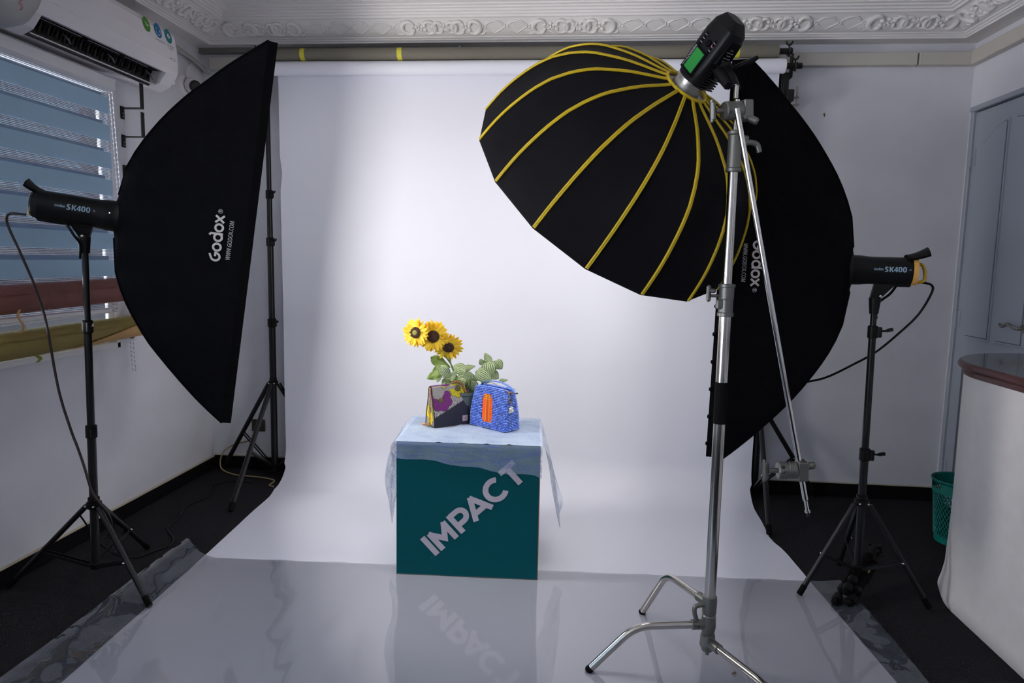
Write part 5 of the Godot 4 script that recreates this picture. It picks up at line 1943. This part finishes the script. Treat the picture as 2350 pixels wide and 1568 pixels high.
	# window: threads over a woven ground
	var wa := func(q: float, h: float, out: float) -> Vector3: return (bt.call(0.465 - 0.06 * (h - 0.5) + q, 1.0, h) as Vector3) + n * out
	var im := MB.new()
	im.grid(2, 2, func(q, h): return wa.call(lerpf(-0.16, 0.16, q), lerpf(0.155, 0.845, h), -0.002))
	ob("window_lining", im, M.bag_dark, b)
	var vo := MB.new()
	for k in 46:
		var h := lerpf(0.16, 0.84, k / 45.0)
		var hw := 0.15 if absf(h - 0.5) < 0.27 else 0.108
		vo.tube([wa.call(-hw, h, 0.0), wa.call(-0.05, h, 0.001), wa.call(hw, h, 0.0)], 0.0011, 4)
	for k in 26:
		var h := lerpf(0.16, 0.84, k / 25.0)
		vo.box(wa.call(-0.095, h, 0.0002), V(0.022, 0.0054, 0.001), 0.0, Basis(e, V(0, 1, 0), n))
		if k < 22:
			vo.box(wa.call(0.09, h, 0.0), V(0.018, 0.0034, 0.001), 0.0, Basis(e, V(0, 1, 0), n))
	var so := ob("orange_threads", vo, M.bag_orange, b)
	so.set_meta("kind", "stuff")
	var ye := MB.new()
	for q in [-0.045, 0.05]:
		ye.tube([wa.call(q, 0.16, 0.0022), wa.call(q, 0.84, 0.0022)], 0.0022, 5)
	for h in [0.72, 0.77, 0.81]:
		ye.tube([wa.call(-0.12, h, 0.0025), wa.call(0.12, h, 0.0025)], 0.0016, 5)
	ob("yellow_threads", ye, M.bag_yellow, b).set_meta("kind", "stuff")
	# strap, clasp, charm
	var sa: Vector3 = (bt.call(0.03, 0.2, 0.97) as Vector3)
	var sz: Vector3 = (bt.call(1.09, 0.3, 0.98) as Vector3) + V(0.012, 0.0, 0)
	var sp := smooth_path([sa, sa.lerp(sz, 0.12) + V(0, 0.02, 0), sa.lerp(sz, 0.4) + V(0, 0.033, 0), sa.lerp(sz, 0.68) + V(0, 0.031, 0), sa.lerp(sz, 0.9) + V(0, 0.016, 0), sz + V(0, 0.0, 0), sz + V(0.012, -0.004, 0.008)], 6)
	var sm := MB.new()
	sm.grid(sp.size() - 1, 4, func(u, w): return sp[int(round(u * (sp.size() - 1)))] + n * lerpf(-0.006, 0.006, w) + V(0, 0.002 * sin(PI * w), 0), 0.003)
	ob("strap", sm, M.strap_blue, b)
	ob("strap_end", MB.new().box(sz + V(0.008, -0.003, 0.004), V(0.016, 0.006, 0.014), 0.002, Basis(e, V(0, 1, 0), n)), M.navy, b)
	var cp := MB.new()
	var c0: Vector3 = (bt.call(1.0, 0.55, 0.98) as Vector3) + e * 0.006
	cp.tube([(bt.call(0.9, 0.8, 1.0) as Vector3) + V(0, 0.004, 0), c0, sz - V(0, 0.004, 0)], 0.0028, 8)
	cp.tube([c0, c0 - V(0, 0.014, 0) + e * 0.004], 0.0032, 8)
	ob("clasp", cp, M.gold, b)
	var rc := c0 - V(0, 0.036, 0) + e * 0.010
	var rp := []
	for k in 16:
		var a := TAU * k / 16.0
		rp.append(rc + n * (cos(a) * 0.010) + V(0, sin(a) * 0.013, 0))
	ob("ring", MB.new().tube(rp, 0.0016, 6, false, true).rod(rc - V(0, 0.013, 0), rc - V(0, 0.024, 0), 0.0012, 6), M.brass, b)
	for p in [V(-0.006, 0, 0), V(0.005, -0.003, 0.004), V(-0.004, -0.011, 0.006), V(0.004, -0.016, 0.0)]:
		ob("pearl", MB.new().ball(rc - V(0, 0.034, 0) + n * p.x + V(0, p.y, 0) + e * (p.z + 0.003), Vector3.ONE * 0.0074, 12), M.pearl, b)


func leaf_mesh(curl: float, wave: float) -> ArrayMesh:
	return MB.new().grid(8, 10, func(u, v):
		var s: float = u * 2.0 - 1.0
		var w := 0.5 * pow(sin(PI * pow(v, 0.72)), 0.75) if v > 0.001 and v < 0.999 else 0.0
		return V(s * w, v, curl * (0.25 - (v - 0.4) * (v - 0.4)) - 0.22 * s * s * w + wave * sin(v * 9.0 + s * 2.0) * absf(s) * 0.1)).mesh()


func petal_mesh(bend: float) -> ArrayMesh:
	return MB.new().grid(4, 6, func(u, v):
		var s: float = u * 2.0 - 1.0
		var w := 0.5 * pow(sin(PI * clampf(0.10 + 0.9 * pow(v, 0.85), 0.0, 1.0)), 0.7)
		return V(s * w, v, bend * v * v + 0.12 * (1.0 - s * s) * w - 0.05 * sin(v * 5.0))).mesh()


func build_flowers() -> void:
	var base := V(-0.49, TOP + 0.006, -3.135)
	var pot := thing("plant_pot", "dark grey round pot standing between the two handbags", "pot", base)
	ob("pot", MB.new().lathe([Vector2(0, 0), Vector2(0.052, 0), Vector2(0.056, 0.004), Vector2(0.068, 0.125), Vector2(0.072, 0.128), Vector2(0.072, 0.14), Vector2(0.066, 0.14), Vector2(0.062, 0.12), Vector2(0, 0.118)], base, Vector3.UP, 32), M.pot_grey, pot)
	var mouth := base + V(0, 0.13, 0)
	# sunflowers: centre, facing, radius
	var fl := [[V(-0.697, 0.996, -3.0), V(-0.28, 0.12, 0.95), 0.06, "sunflower with a greenish centre facing forward, leftmost of the three", true], [V(-0.625, 0.977, -3.04), V(0.12, -0.02, 0.99), 0.066, "sunflower with an all brown centre, middle one of the three", false], [V(-0.562, 0.926, -3.07), V(0.16, -0.42, 0.88), 0.063, "sunflower drooping lowest, rightmost of the three", false]]
	var pm := [petal_mesh(0.28), petal_mesh(-0.05), petal_mesh(0.1)]
	var rng := RandomNumberGenerator.new()
	rng.seed = 21
	for k in 3:
		var c: Vector3 = fl[k][0]
		var f: Vector3 = (fl[k][1] as Vector3).normalized()
		var R: float = fl[k][2]
		var o := thing("sunflower", fl[k][3], "flower", mouth + V(-0.02 + 0.015 * k, 0, 0), "artificial sunflowers in the grey pot")
		var b := basis_of(f)
		var st := smooth_path([mouth + V(-0.02 + 0.015 * k, -0.01, 0), V(-0.548, 0.83, -3.11 + 0.01 * k), c.lerp(V(-0.548, 0.87, -3.11), 0.45) - f * 0.015, c - f * 0.012], 5)
		ob("stem", MB.new().tube(st, 0.0034, 8), M.stem_green, o)
		ob("flower_disc", MB.new().lathe([Vector2(0, 0.008), Vector2(R * 0.18, 0.0085), Vector2(R * 0.34, 0.007), Vector2(R * 0.42, 0.001), Vector2(R * 0.4, -0.006), Vector2(0, -0.008)], c, f, 20, true), M.flower_brown, o)
		var fz := MB.new()
		for q in 54:
			var rr := R * (0.23 + 0.19 * rng.randf())
			var an := rng.randf() * TAU
			fz.ball(c + b.x * (cos(an) * rr) + b.y * (sin(an) * rr) + f * 0.0075, Vector3.ONE * rng.randf_range(0.0016, 0.0028), 5)
		ob("seed_fringe", fz, M.flower_brown, o).set_meta("kind", "stuff")
		ob("disc_centre", MB.new().lathe([Vector2(0, 0.0112), Vector2(R * 0.12, 0.011), Vector2(R * 0.19, 0.0085)], c, f, 16, true), M.flower_green if fl[k][4] else M.flower_brown, o)
		ob("calyx", MB.new().lathe([Vector2(0.003, -0.022), Vector2(0.012, -0.016), Vector2(0.026, -0.008), Vector2(0.03, -0.004)], c, f, 14, true), M.stem_green, o)
		for row in 2:
			for q in 20:
				var an := TAU * (q + 0.5 * row + rng.randf_range(-0.16, 0.16)) / 20.0
				var d := b.x * cos(an) + b.y * sin(an)
				var tilt := rng.randf_range(-0.12, 0.2) + 0.2 * row
				var y := (d * cos(tilt) - f * sin(tilt)).normalized()
				var x := y.cross(f).normalized()
				var len := R * rng.randf_range(0.62, 0.74) * (1.12 if row else 1.0)
				var wid := len * rng.randf_range(0.36, 0.46)
				var z := x.cross(y)
				put("petal", pm[rng.randi_range(0, 2)], M.petal if rng.randf() < 0.6 else M.petal_deep, o, Transform3D(Basis(x * wid, y * len, z * len * 0.8), c + d * (R * 0.36) - f * (0.001 + 0.004 * row)))
		if k == 0 or k == 2:
			var lv: Array = [[[-0.604, 0.853, -3.10, 0.103, 0.050, -28], [-0.632, 0.792, -3.09, 0.078, 0.043, 205]], [], [[-0.622, 0.815, -3.11, 0.060, 0.037, 215]]][k]
			for l in lv:
				add_leaf("stem_leaf", o, l, M.green_leaf, leaf_mesh(0.15, 1.0), rng, true)
	# striped foliage
	var p := thing("striped_foliage_plant", "trailing plant with pale striped leaves in the grey pot", "plant", mouth + V(0.02, 0, 0))
	var leaves := [[-0.568, 0.822, -3.020, 0.058, 0.045, -60], [-0.510, 0.833, -3.060, 0.050, 0.041, 160], [-0.472, 0.831, -3.100, 0.050, 0.023, 20], [-0.469, 0.799, -3.080, 0.034, 0.041, 100], [-0.419, 0.854, -3.140, 0.025, 0.023, 120], [-0.390, 0.873, -3.130, 0.046, 0.027, 120], [-0.378, 0.829, -3.100, 0.057, 0.055, -80], [-0.398, 0.803, -3.060, 0.068, 0.045, -30], [-0.357, 0.793, -3.140, 0.039, 0.035, -40], [-0.338, 0.846, -3.120, 0.041, 0.039, -50], [-0.531, 0.805, -3.030, 0.043, 0.020, 75], [-0.562, 0.789, -3.000, 0.042, 0.029, 190], [-0.509, 0.775, -3.000, 0.055, 0.038, 200], [-0.495, 0.786, -3.070, 0.048, 0.034, 15], [-0.467, 0.756, -3.040, 0.034, 0.027, -20], [-0.440, 0.769, -3.090, 0.048, 0.018, 5], [-0.454, 0.742, -3.030, 0.038, 0.040, -60], [-0.553, 0.762, -3.040, 0.045, 0.023, 185], [-0.620, 0.773, -3.050, 0.038, 0.023, 250], [-0.596, 0.755, -3.060, 0.027, 0.019, 230], [-0.325, 0.758, -3.120, 0.037, 0.015, 10], [-0.409, 0.754, -3.100, 0.034, 0.018, -10], [-0.535, 0.755, -3.06, 0.045, 0.034, 210], [-0.485, 0.748, -3.06, 0.042, 0.034, -100], [-0.575, 0.745, -3.06, 0.04, 0.028, 240]]
	var shapes := [leaf_mesh(0.5, 0.4), leaf_mesh(0.35, 0.0), leaf_mesh(0.6, 0.7)]
	for k in leaves.size():
		var l: Array = leaves[k]
		add_leaf("leaf", p, [l[0], l[1], l[2] if l[1] > 0.79 else l[2] - 0.09, l[3] * 1.25, l[4] * 1.35, l[5]], M.striped_leaf, shapes[k % 3], rng, false)
		var a := deg_to_rad(l[5])
		var root = V(l[0], l[1], l[2]) - V(cos(a), sin(a), 0) * (l[3] * 0.55)
		var hubp := V(-0.463, 0.775, -3.11) if l[0] > -0.48 else V(-0.54, 0.765, -3.09)
		if l[0] > -0.43 and l[1] > 0.78:
			hubp = V(-0.405, 0.838, -3.125)
		ob("leaf_stalk", MB.new().tube(smooth_path([hubp, hubp.lerp(root, 0.5) + V(0, 0.006, -0.006), root], 4), 0.0012, 5), M.stem_green, p)
	ob("stem", MB.new().tube(smooth_path([mouth + V(0.02, -0.02, 0), V(-0.463, 0.775, -3.11), V(-0.44, 0.80, -3.12), V(-0.405, 0.838, -3.125), V(-0.38, 0.865, -3.13)], 5), 0.002, 6), M.stem_green, p)
	ob("stem", MB.new().tube(smooth_path([mouth + V(0.0, -0.02, 0), V(-0.52, 0.74, -3.1), V(-0.545, 0.77, -3.08)], 5), 0.002, 6), M.stem_green, p)


func add_leaf(nm: String, o: Node3D, l: Array, m: Material, me: Mesh, rng: RandomNumberGenerator, soft: bool) -> void:
	var a := deg_to_rad(l[5])
	var y := V(cos(a), sin(a), rng.randf_range(-0.25, 0.1)).normalized()
	var z := V(rng.randf_range(-0.35, 0.35), rng.randf_range(0.0, 0.5), 1.0)
	z = (z - y * z.dot(y)).normalized()
	var x := y.cross(z)
	put(nm, me, m, o, Transform3D(Basis(x * l[4], y * l[3], z * l[3] * 0.7), V(l[0], l[1], l[2]) - y * (l[3] * 0.5)))


# ---------------------------------------------------------------- floor film, counter, bin, small things
func build_rest() -> void:
	var nz := FastNoiseLite.new()
	nz.seed = 3
	nz.frequency = 1.6
	var fm := MB.new()
	# back edge runs slightly askew; both long edges lift off the carpet
	var cols := []
	for k in 13:
		cols.append(-1.725 + 0.016 * k)
	for k in 64:
		cols.append(lerpf(-1.53, 1.02, k / 63.0))
	for k in range(1, 11):
		cols.append(1.02 + 0.0125 * k)
	fm.grid(cols.size() - 1, 70, func(u, w):
		var x: float = cols[int(round(u * (cols.size() - 1)))]
		var zb := lerpf(-2.77, -2.885, clampf((x + 1.6) / 2.65, 0.0, 1.0))
		if x < -1.6:
			zb = lerpf(-2.77, -2.85, (-1.6 - x) / 0.125)
		var z := lerpf(zb, -1.1, w)
		var y := 0.0065
		y += 0.0016 * nz.get_noise_2d(x * 2.2, z * 0.7)
		# long ripples running towards the viewer
		var rip := 0.0
		for r in [[-1.23, 0.03, 0.003], [-0.98, 0.035, 0.0042], [-0.86, 0.02, 0.002], [-0.74, 0.03, 0.0042], [-0.55, 0.05, 0.002], [0.05, 0.03, 0.002], [0.33, 0.03, 0.0026], [0.62, 0.04, 0.002], [0.86, 0.03, 0.002]]:
			var c: float = r[0] - 0.16 * (z + 2.8) * (0.5 - r[0] * 0.4) + 0.02 * nz.get_noise_2d(z * 0.8, r[0] * 9.0)
			rip += r[2] * exp(-pow((x - c) / r[1], 2.0)) * smoothstep(-1.5, -2.3, z)
		y += rip
		if x < -1.53:
			var q := (-1.53 - x) / 0.195
			y += 0.05 * pow(sin(minf(q, 1.0) * PI * 0.62), 1.6) * (0.8 + 0.25 * sin(z * 4.0)) + 0.004 * nz.get_noise_2d(x * 4.0, z * 6.0)
			x += 0.02 * smoothstep(0.6, 1.0, q)
		if x > 1.04:
			var q := (x - 1.04) / 0.105
			y += 0.022 * pow(q, 1.5) * (0.8 + 0.3 * sin(z * 5.0 + 1.0)) + 0.003 * nz.get_noise_2d(x * 4.0, z * 6.0)
			x += 0.02 * (z + 2.2) * 0.3
		return V(x, y, z), 0.0006)
	var film := ob("plastic_film", fm, M.film)
	tag(film, "clear glossy plastic film laid over the front of the white paper, its edges curling up", "plastic sheet")

	# counter: painted rounded body under a dark polished top
	var c := thing("counter", "white rounded counter with a polished dark brown top at the right edge", "counter", V(1.78, 0, -1.9))
	var edge := [Vector2(1.502, -1.0), Vector2(1.502, -1.9), Vector2(1.502, -2.4), Vector2(1.502, -2.68)] + curve_pts([Vector2(1.502, -2.70), Vector2(1.509, -2.755), Vector2(1.525, -2.815), Vector2(1.553, -2.885), Vector2(1.600, -2.957), Vector2(1.66, -3.02), Vector2(1.74, -3.07), Vector2(1.85, -3.105), Vector2(1.99, -3.115)])
	var outline := func(off: float, _f: float) -> PackedVector2Array:
		var p := PackedVector2Array()
		for k in edge.size():
			var tg: Vector2 = edge[mini(k + 1, edge.size() - 1)] - edge[maxi(k - 1, 0)]
			p.append(edge[k] + Vector2(tg.y, -tg.x).normalized() * off)
		p.append(Vector2(1.99, -1.0))
		return p
	var bd := MB.new()
	var lv := [[0.0, 0.012], [0.03, 0.022], [0.06, 0.014], [0.12, 0.004], [0.35, -0.002], [0.75, 0.0], [0.92, 0.0]]
	bd.grid(lv.size() - 1, edge.size() - 1, func(h, q):
		var row: Array = lv[int(round(h * (lv.size() - 1)))]
		var p: Vector2 = outline.call(row[1], 0.0)[int(round(q * (edge.size() - 1)))]
		return V(p.x, row[0], p.y))
	bd.box(V(1.99, 0.46, -2.05), V(0.02, 0.92, 2.1))
	bd.box(V(1.75, 0.46, -1.005), V(0.49, 0.92, 0.01))
	ob("body", bd, M.counter_paint, c)
	var tp := MB.new()
	var rows := [[-0.03, 0.9152], [0.006, 0.915], [0.009, 0.918], [0.009, 0.932], [0.005, 0.937], [0.005, 0.9385], [0.019, 0.940], [0.024, 0.946], [0.024, 0.957], [0.019, 0.965], [0.013, 0.9675]]
	for part in [[0, 5], [5, 10]]:
		var m: int = part[1] - part[0]
		tp.grid(m, edge.size() - 1, func(h, q):
			var row: Array = rows[part[0] + int(round(h * m))]
			var p: Vector2 = outline.call(row[0], 0.0)[int(round(q * (edge.size() - 1)))]
			return V(p.x, row[1], p.y))
	ob("moulded_edge", tp, M.counter_edge, c)
	var pt: PackedVector2Array = outline.call(0.0145, 0.0)
	ob("top", MB.new().plate(pt, V(0, 0.962, 0), V(1, 0, 0), V(0, 0, 1), V(0, 1, 0), 0.006, 0.0), M.counter_top, c)

	# waste bin of open lattice
	var bc := V(1.885, 0, -3.43)
	var b := thing("waste_bin", "teal plastic lattice waste bin in the corner by the door, behind the counter", "bin", bc)
	var rad := func(y: float) -> float: return lerpf(0.095, 0.12, y / 0.31)
	var lt := MB.new()
	for s in [-1, 1]:
		for k in 40:
			var pts := []
			for j in 13:
				var y := lerpf(0.035, 0.258, j / 12.0)
				var a = TAU * k / 40.0 + s * 1.15 * j / 12.0
				pts.append(bc + V(cos(a) * rad.call(y), y, sin(a) * rad.call(y)))
			lt.tube(pts, 0.0026, 4)
	ob("lattice", lt, M.bin_teal, b)
	var bm := MB.new()
	bm.lathe([Vector2(0, 0.002), Vector2(0.094, 0.002), Vector2(0.097, 0.036), Vector2(0.094, 0.036), Vector2(0.091, 0.006), Vector2(0, 0.006)], bc, Vector3.UP, 40)
	ob("base", bm, M.bin_teal, b)
	var rm := MB.new()
	# rim with two hand slots
	for seg in [[0.0, 1.25], [1.9, 4.39], [5.04, TAU]]:
		rm.lathe([Vector2(0.117, 0.256), Vector2(0.121, 0.256), Vector2(0.1225, 0.305), Vector2(0.1185, 0.305), Vector2(0.117, 0.256)], bc, Vector3.UP, 24, false, seg[0], seg[1])
	rm.lathe([Vector2(0.118, 0.296), Vector2(0.1225, 0.296), Vector2(0.129, 0.31), Vector2(0.127, 0.314), Vector2(0.119, 0.31), Vector2(0.118, 0.296)], bc, Vector3.UP, 48)
	rm.lathe([Vector2(0.116, 0.25), Vector2(0.121, 0.25), Vector2(0.1215, 0.27), Vector2(0.1165, 0.27), Vector2(0.116, 0.25)], bc, Vector3.UP, 48)
	ob("rim", rm, M.bin_teal, b)

	# small folded tripod lying against the right stand
	var p0 := V(1.065, 0.02, -2.665)
	var p1 := V(1.275, 0.125, -2.92)
	var d := (p1 - p0).normalized()
	var sd := d.cross(V(0, 1, 0)).normalized()
	var up := sd.cross(d)
	var t := thing("small_tripod", "small folded black tripod lying at the foot of the right light stand", "tripod", p0)
	for k in 3:
		var off: Vector3 = [sd * 0.024, -sd * 0.024, up * 0.022][k]
		var l = p0.distance_to(p1) * [0.92, 1.0, 0.86][k]
		var q0: Vector3 = p0 + off + d * [0.02, 0.0, 0.05][k]
		ob("leg", MB.new().tube([q0, q0 + d * l * 0.22, q0 + d * l * 0.24, q0 + d * l * 0.47, q0 + d * l * 0.5, q0 + d * l * 0.85], [0.010, 0.011, 0.015, 0.0155, 0.021, 0.0195], 14), M.rubber, t)
		for j in 2:
			ob("leg_lock", MB.new().lathe([Vector2(0.012, -0.014), Vector2(0.0185, -0.012), Vector2(0.0195, 0.0), Vector2(0.0185, 0.012), Vector2(0.012, 0.014)], q0 + d * l * (0.08 + 0.17 * j), d, 10), M.black_plastic, t)
		ob("foot", MB.new().ball(q0, Vector3.ONE * 0.014, 10), M.rubber, t)
	ob("grip_stripe", MB.new().box((p0 + p1) / 2 + sd * 0.004 + up * 0.012 + d * 0.03 + V(0, 0.006, 0.006), V(0.008, 0.004, 0.075), 0.001, basis_of(d)), M.clear_grey, t)
	ob("rating_label", MB.new().box((p0 + p1) / 2 + sd * 0.03 + up * 0.018 + d * 0.04, V(0.012, 0.003, 0.022), 0.001, basis_of(d)), M.tan_paper, t)
	var hd := MB.new()
	hd.tube([p1 - d * 0.04, p1 - d * 0.005, p1 + d * 0.01, p1 + d * 0.03], [0.02, 0.024, 0.018, 0.022], 12)
	hd.ball(p1 + d * 0.03, Vector3.ONE * 0.021, 12)
	hd.box(p1 + d * 0.045, V(0.05, 0.042, 0.014), 0.004, basis_of(d))
	hd.rod(p1 + d * 0.01, p1 + d * 0.01 + sd * 0.045, 0.006, 8)
	ob("head", hd, M.black_plastic, t)

	# a dry leaf on the film
	tag(ob("dry_leaf", MB.new().grid(4, 8, func(u, w):
		var s: float = (u - 0.5) * 0.013 * sin(PI * clampf(w, 0.04, 0.96))
		return V(0.540 + w * 0.014 + s, 0.012 + 0.004 * sin(w * 4.0), -2.148 - w * 0.026 + 0.008 * sin(w * 3.0)), 0.0006), M.dead_leaf), "small curled brown dry leaf on the film by the chrome stand", "leaf")


func curve_pts(p: Array) -> Array:
	var o := []
	for q in smooth_path(p.map(func(k): return V(k.x, 0, k.y)), 3):
		o.append(Vector2(q.x, q.z))
	return o


func _ready() -> void:
	# camera
	var cam := Camera3D.new()
	cam.name = "camera"
	cam.fov = 52.4596
	cam.near = 0.05
	cam.far = 200.0
	cam.position = V(0, 1.32, 0)
	cam.basis = Basis(Vector3.UP, deg_to_rad(5.098)) * Basis(Vector3.RIGHT, deg_to_rad(-6.637)) * Basis(Vector3.BACK, deg_to_rad(1.0978))
	add_child(cam)
	cam.current = true
	# daylight outside
	var sm := ProceduralSkyMaterial.new()
	sm.sky_top_color = c8(150, 186, 226)
	sm.sky_horizon_color = c8(226, 234, 242)
	sm.ground_bottom_color = c8(206, 209, 216)
	sm.ground_horizon_color = c8(220, 223, 228)
	sm.sky_energy_multiplier = SKY_ENERGY
	sm.ground_energy_multiplier = GROUND_ENERGY
	var sky := Sky.new()
	sky.sky_material = sm
	var env := Environment.new()
	env.background_mode = Environment.BG_SKY
	env.sky = sky
	env.tonemap_mode = Environment.TONE_MAPPER_LINEAR
	env.tonemap_exposure = EXPOSURE
	env.sdfgi_enabled = true
	env.ssao_enabled = true
	env.ssil_enabled = true
	var we := WorldEnvironment.new()
	we.name = "environment"
	we.environment = env
	add_child(we)

	materials()
	mt("bag_dark", c8(50, 34, 30), 0.8)
	mt("bag_orange", c8(236, 96, 18), 0.6)
	mt("bag_yellow", c8(232, 160, 30), 0.6)
	make_textures()
	build_room()
	build_wall_things()
	build_backdrop()

	# left light: softbox, flash, stand
	var hp := V(-1.823, 1.472, -2.45)
	var a := V(0.876, -0.137, -0.462)
	softbox("tall black softbox on the left with its print reading upward", hp + a * 0.115, a, V(-0.464, 0.018, -0.886), V(0.13, 0.99, -0.048), 0.468, 0.399, 0.669, LEFT_ENERGY, 1.0, -0.024, 0.85, "rectangular black softboxes", 0.03, false)
	var st := V(-1.826, 1.335, -2.455)
	strobe("black studio flash with its print reading toward the left softbox", hp, a, 0.115, 0.165, V(0.3, 0.05, 0.95), 1.0, -0.022, true, st, [V(-1.985, 1.452, -2.372), V(-2.04, 1.453, -2.36), V(-2.055, 1.413, -2.37), V(-2.033, 1.3, -2.40), V(-2.005, 1.186, -2.42), V(-1.978, 1.055, -2.43), V(-1.94, 0.805, -2.425), V(-1.896, 0.653, -2.42), V(-1.873, 0.586, -2.42), V(-1.845, 0.509, -2.415), V(-1.82, 0.415, -2.415), V(-1.803, 0.363, -2.43), V(-1.795, 0.30, -2.47), V(-1.83, 0.22, -2.53), V(-1.87, 0.17, -2.54)])
	light_stand("black light stand under the left softbox", V(-1.846, 0.085, -2.452), st, [V(-1.548, 0, -2.33), V(-1.875, 0, -2.826), V(-2.185, 0, -2.41)], 0.345, 0.1, [[0.085, 0.655, 0.0155], [0.655, 1.06, 0.0135], [1.06, 1.335, 0.0115]], V(0.8, 0, 0.6), "light_stand", "light stands of the two studio flashes")
	# right light
	hp = V(1.196, 1.309, -2.81)
	a = V(-0.973, 0.013, -0.232)
	softbox("tall black softbox on the right with its print reading downward, partly behind the round softbox", hp + a * 0.13, a, V(0.232, -0.014, -0.973), V(0.015, 1.0, -0.01), 0.479, 0.403, 0.707, RIGHT_ENERGY, -1.0, 0.008, 0.885, "rectangular black softboxes", 0.06, true)
	st = V(1.156, 1.16, -2.80)
	strobe("black studio flash with a tan rim band on the right light stand", hp, a, 0.13, 0.1, V(-0.25, 0.03, 0.95), -1.0, -0.005, false, st, [V(1.318, 1.268, -2.79), V(1.36, 1.258, -2.80), V(1.372, 1.226, -2.82), V(1.345, 1.141, -2.85), V(1.29, 1.061, -2.88), V(1.225, 0.979, -2.92), V(1.155, 0.923, -2.95), V(1.068, 0.857, -3.0), V(0.995, 0.821, -3.06), V(0.93, 0.77, -3.2), V(0.92, 0.68, -3.4)])
	light_stand("black light stand under the right softbox, beside the counter", V(1.175, 0.085, -2.808), st, [V(0.932, 0, -2.747), V(1.406, 0, -2.69), V(1.202, 0, -3.066)], 0.385, 0.11, [[0.085, 0.60, 0.0155], [0.60, 1.09, 0.0135], [1.09, 1.16, 0.0115]], V(0.9, 0, 0.43), "light_stand", "light stands of the two studio flashes")

	octabox(V(0.34, 1.891, -2.374), V(-0.499, -0.678, -0.539), 0.53, 0.446, 2.787)
	chrome_stand()
	build_box()
	build_bags()
	build_flowers()
	build_rest()
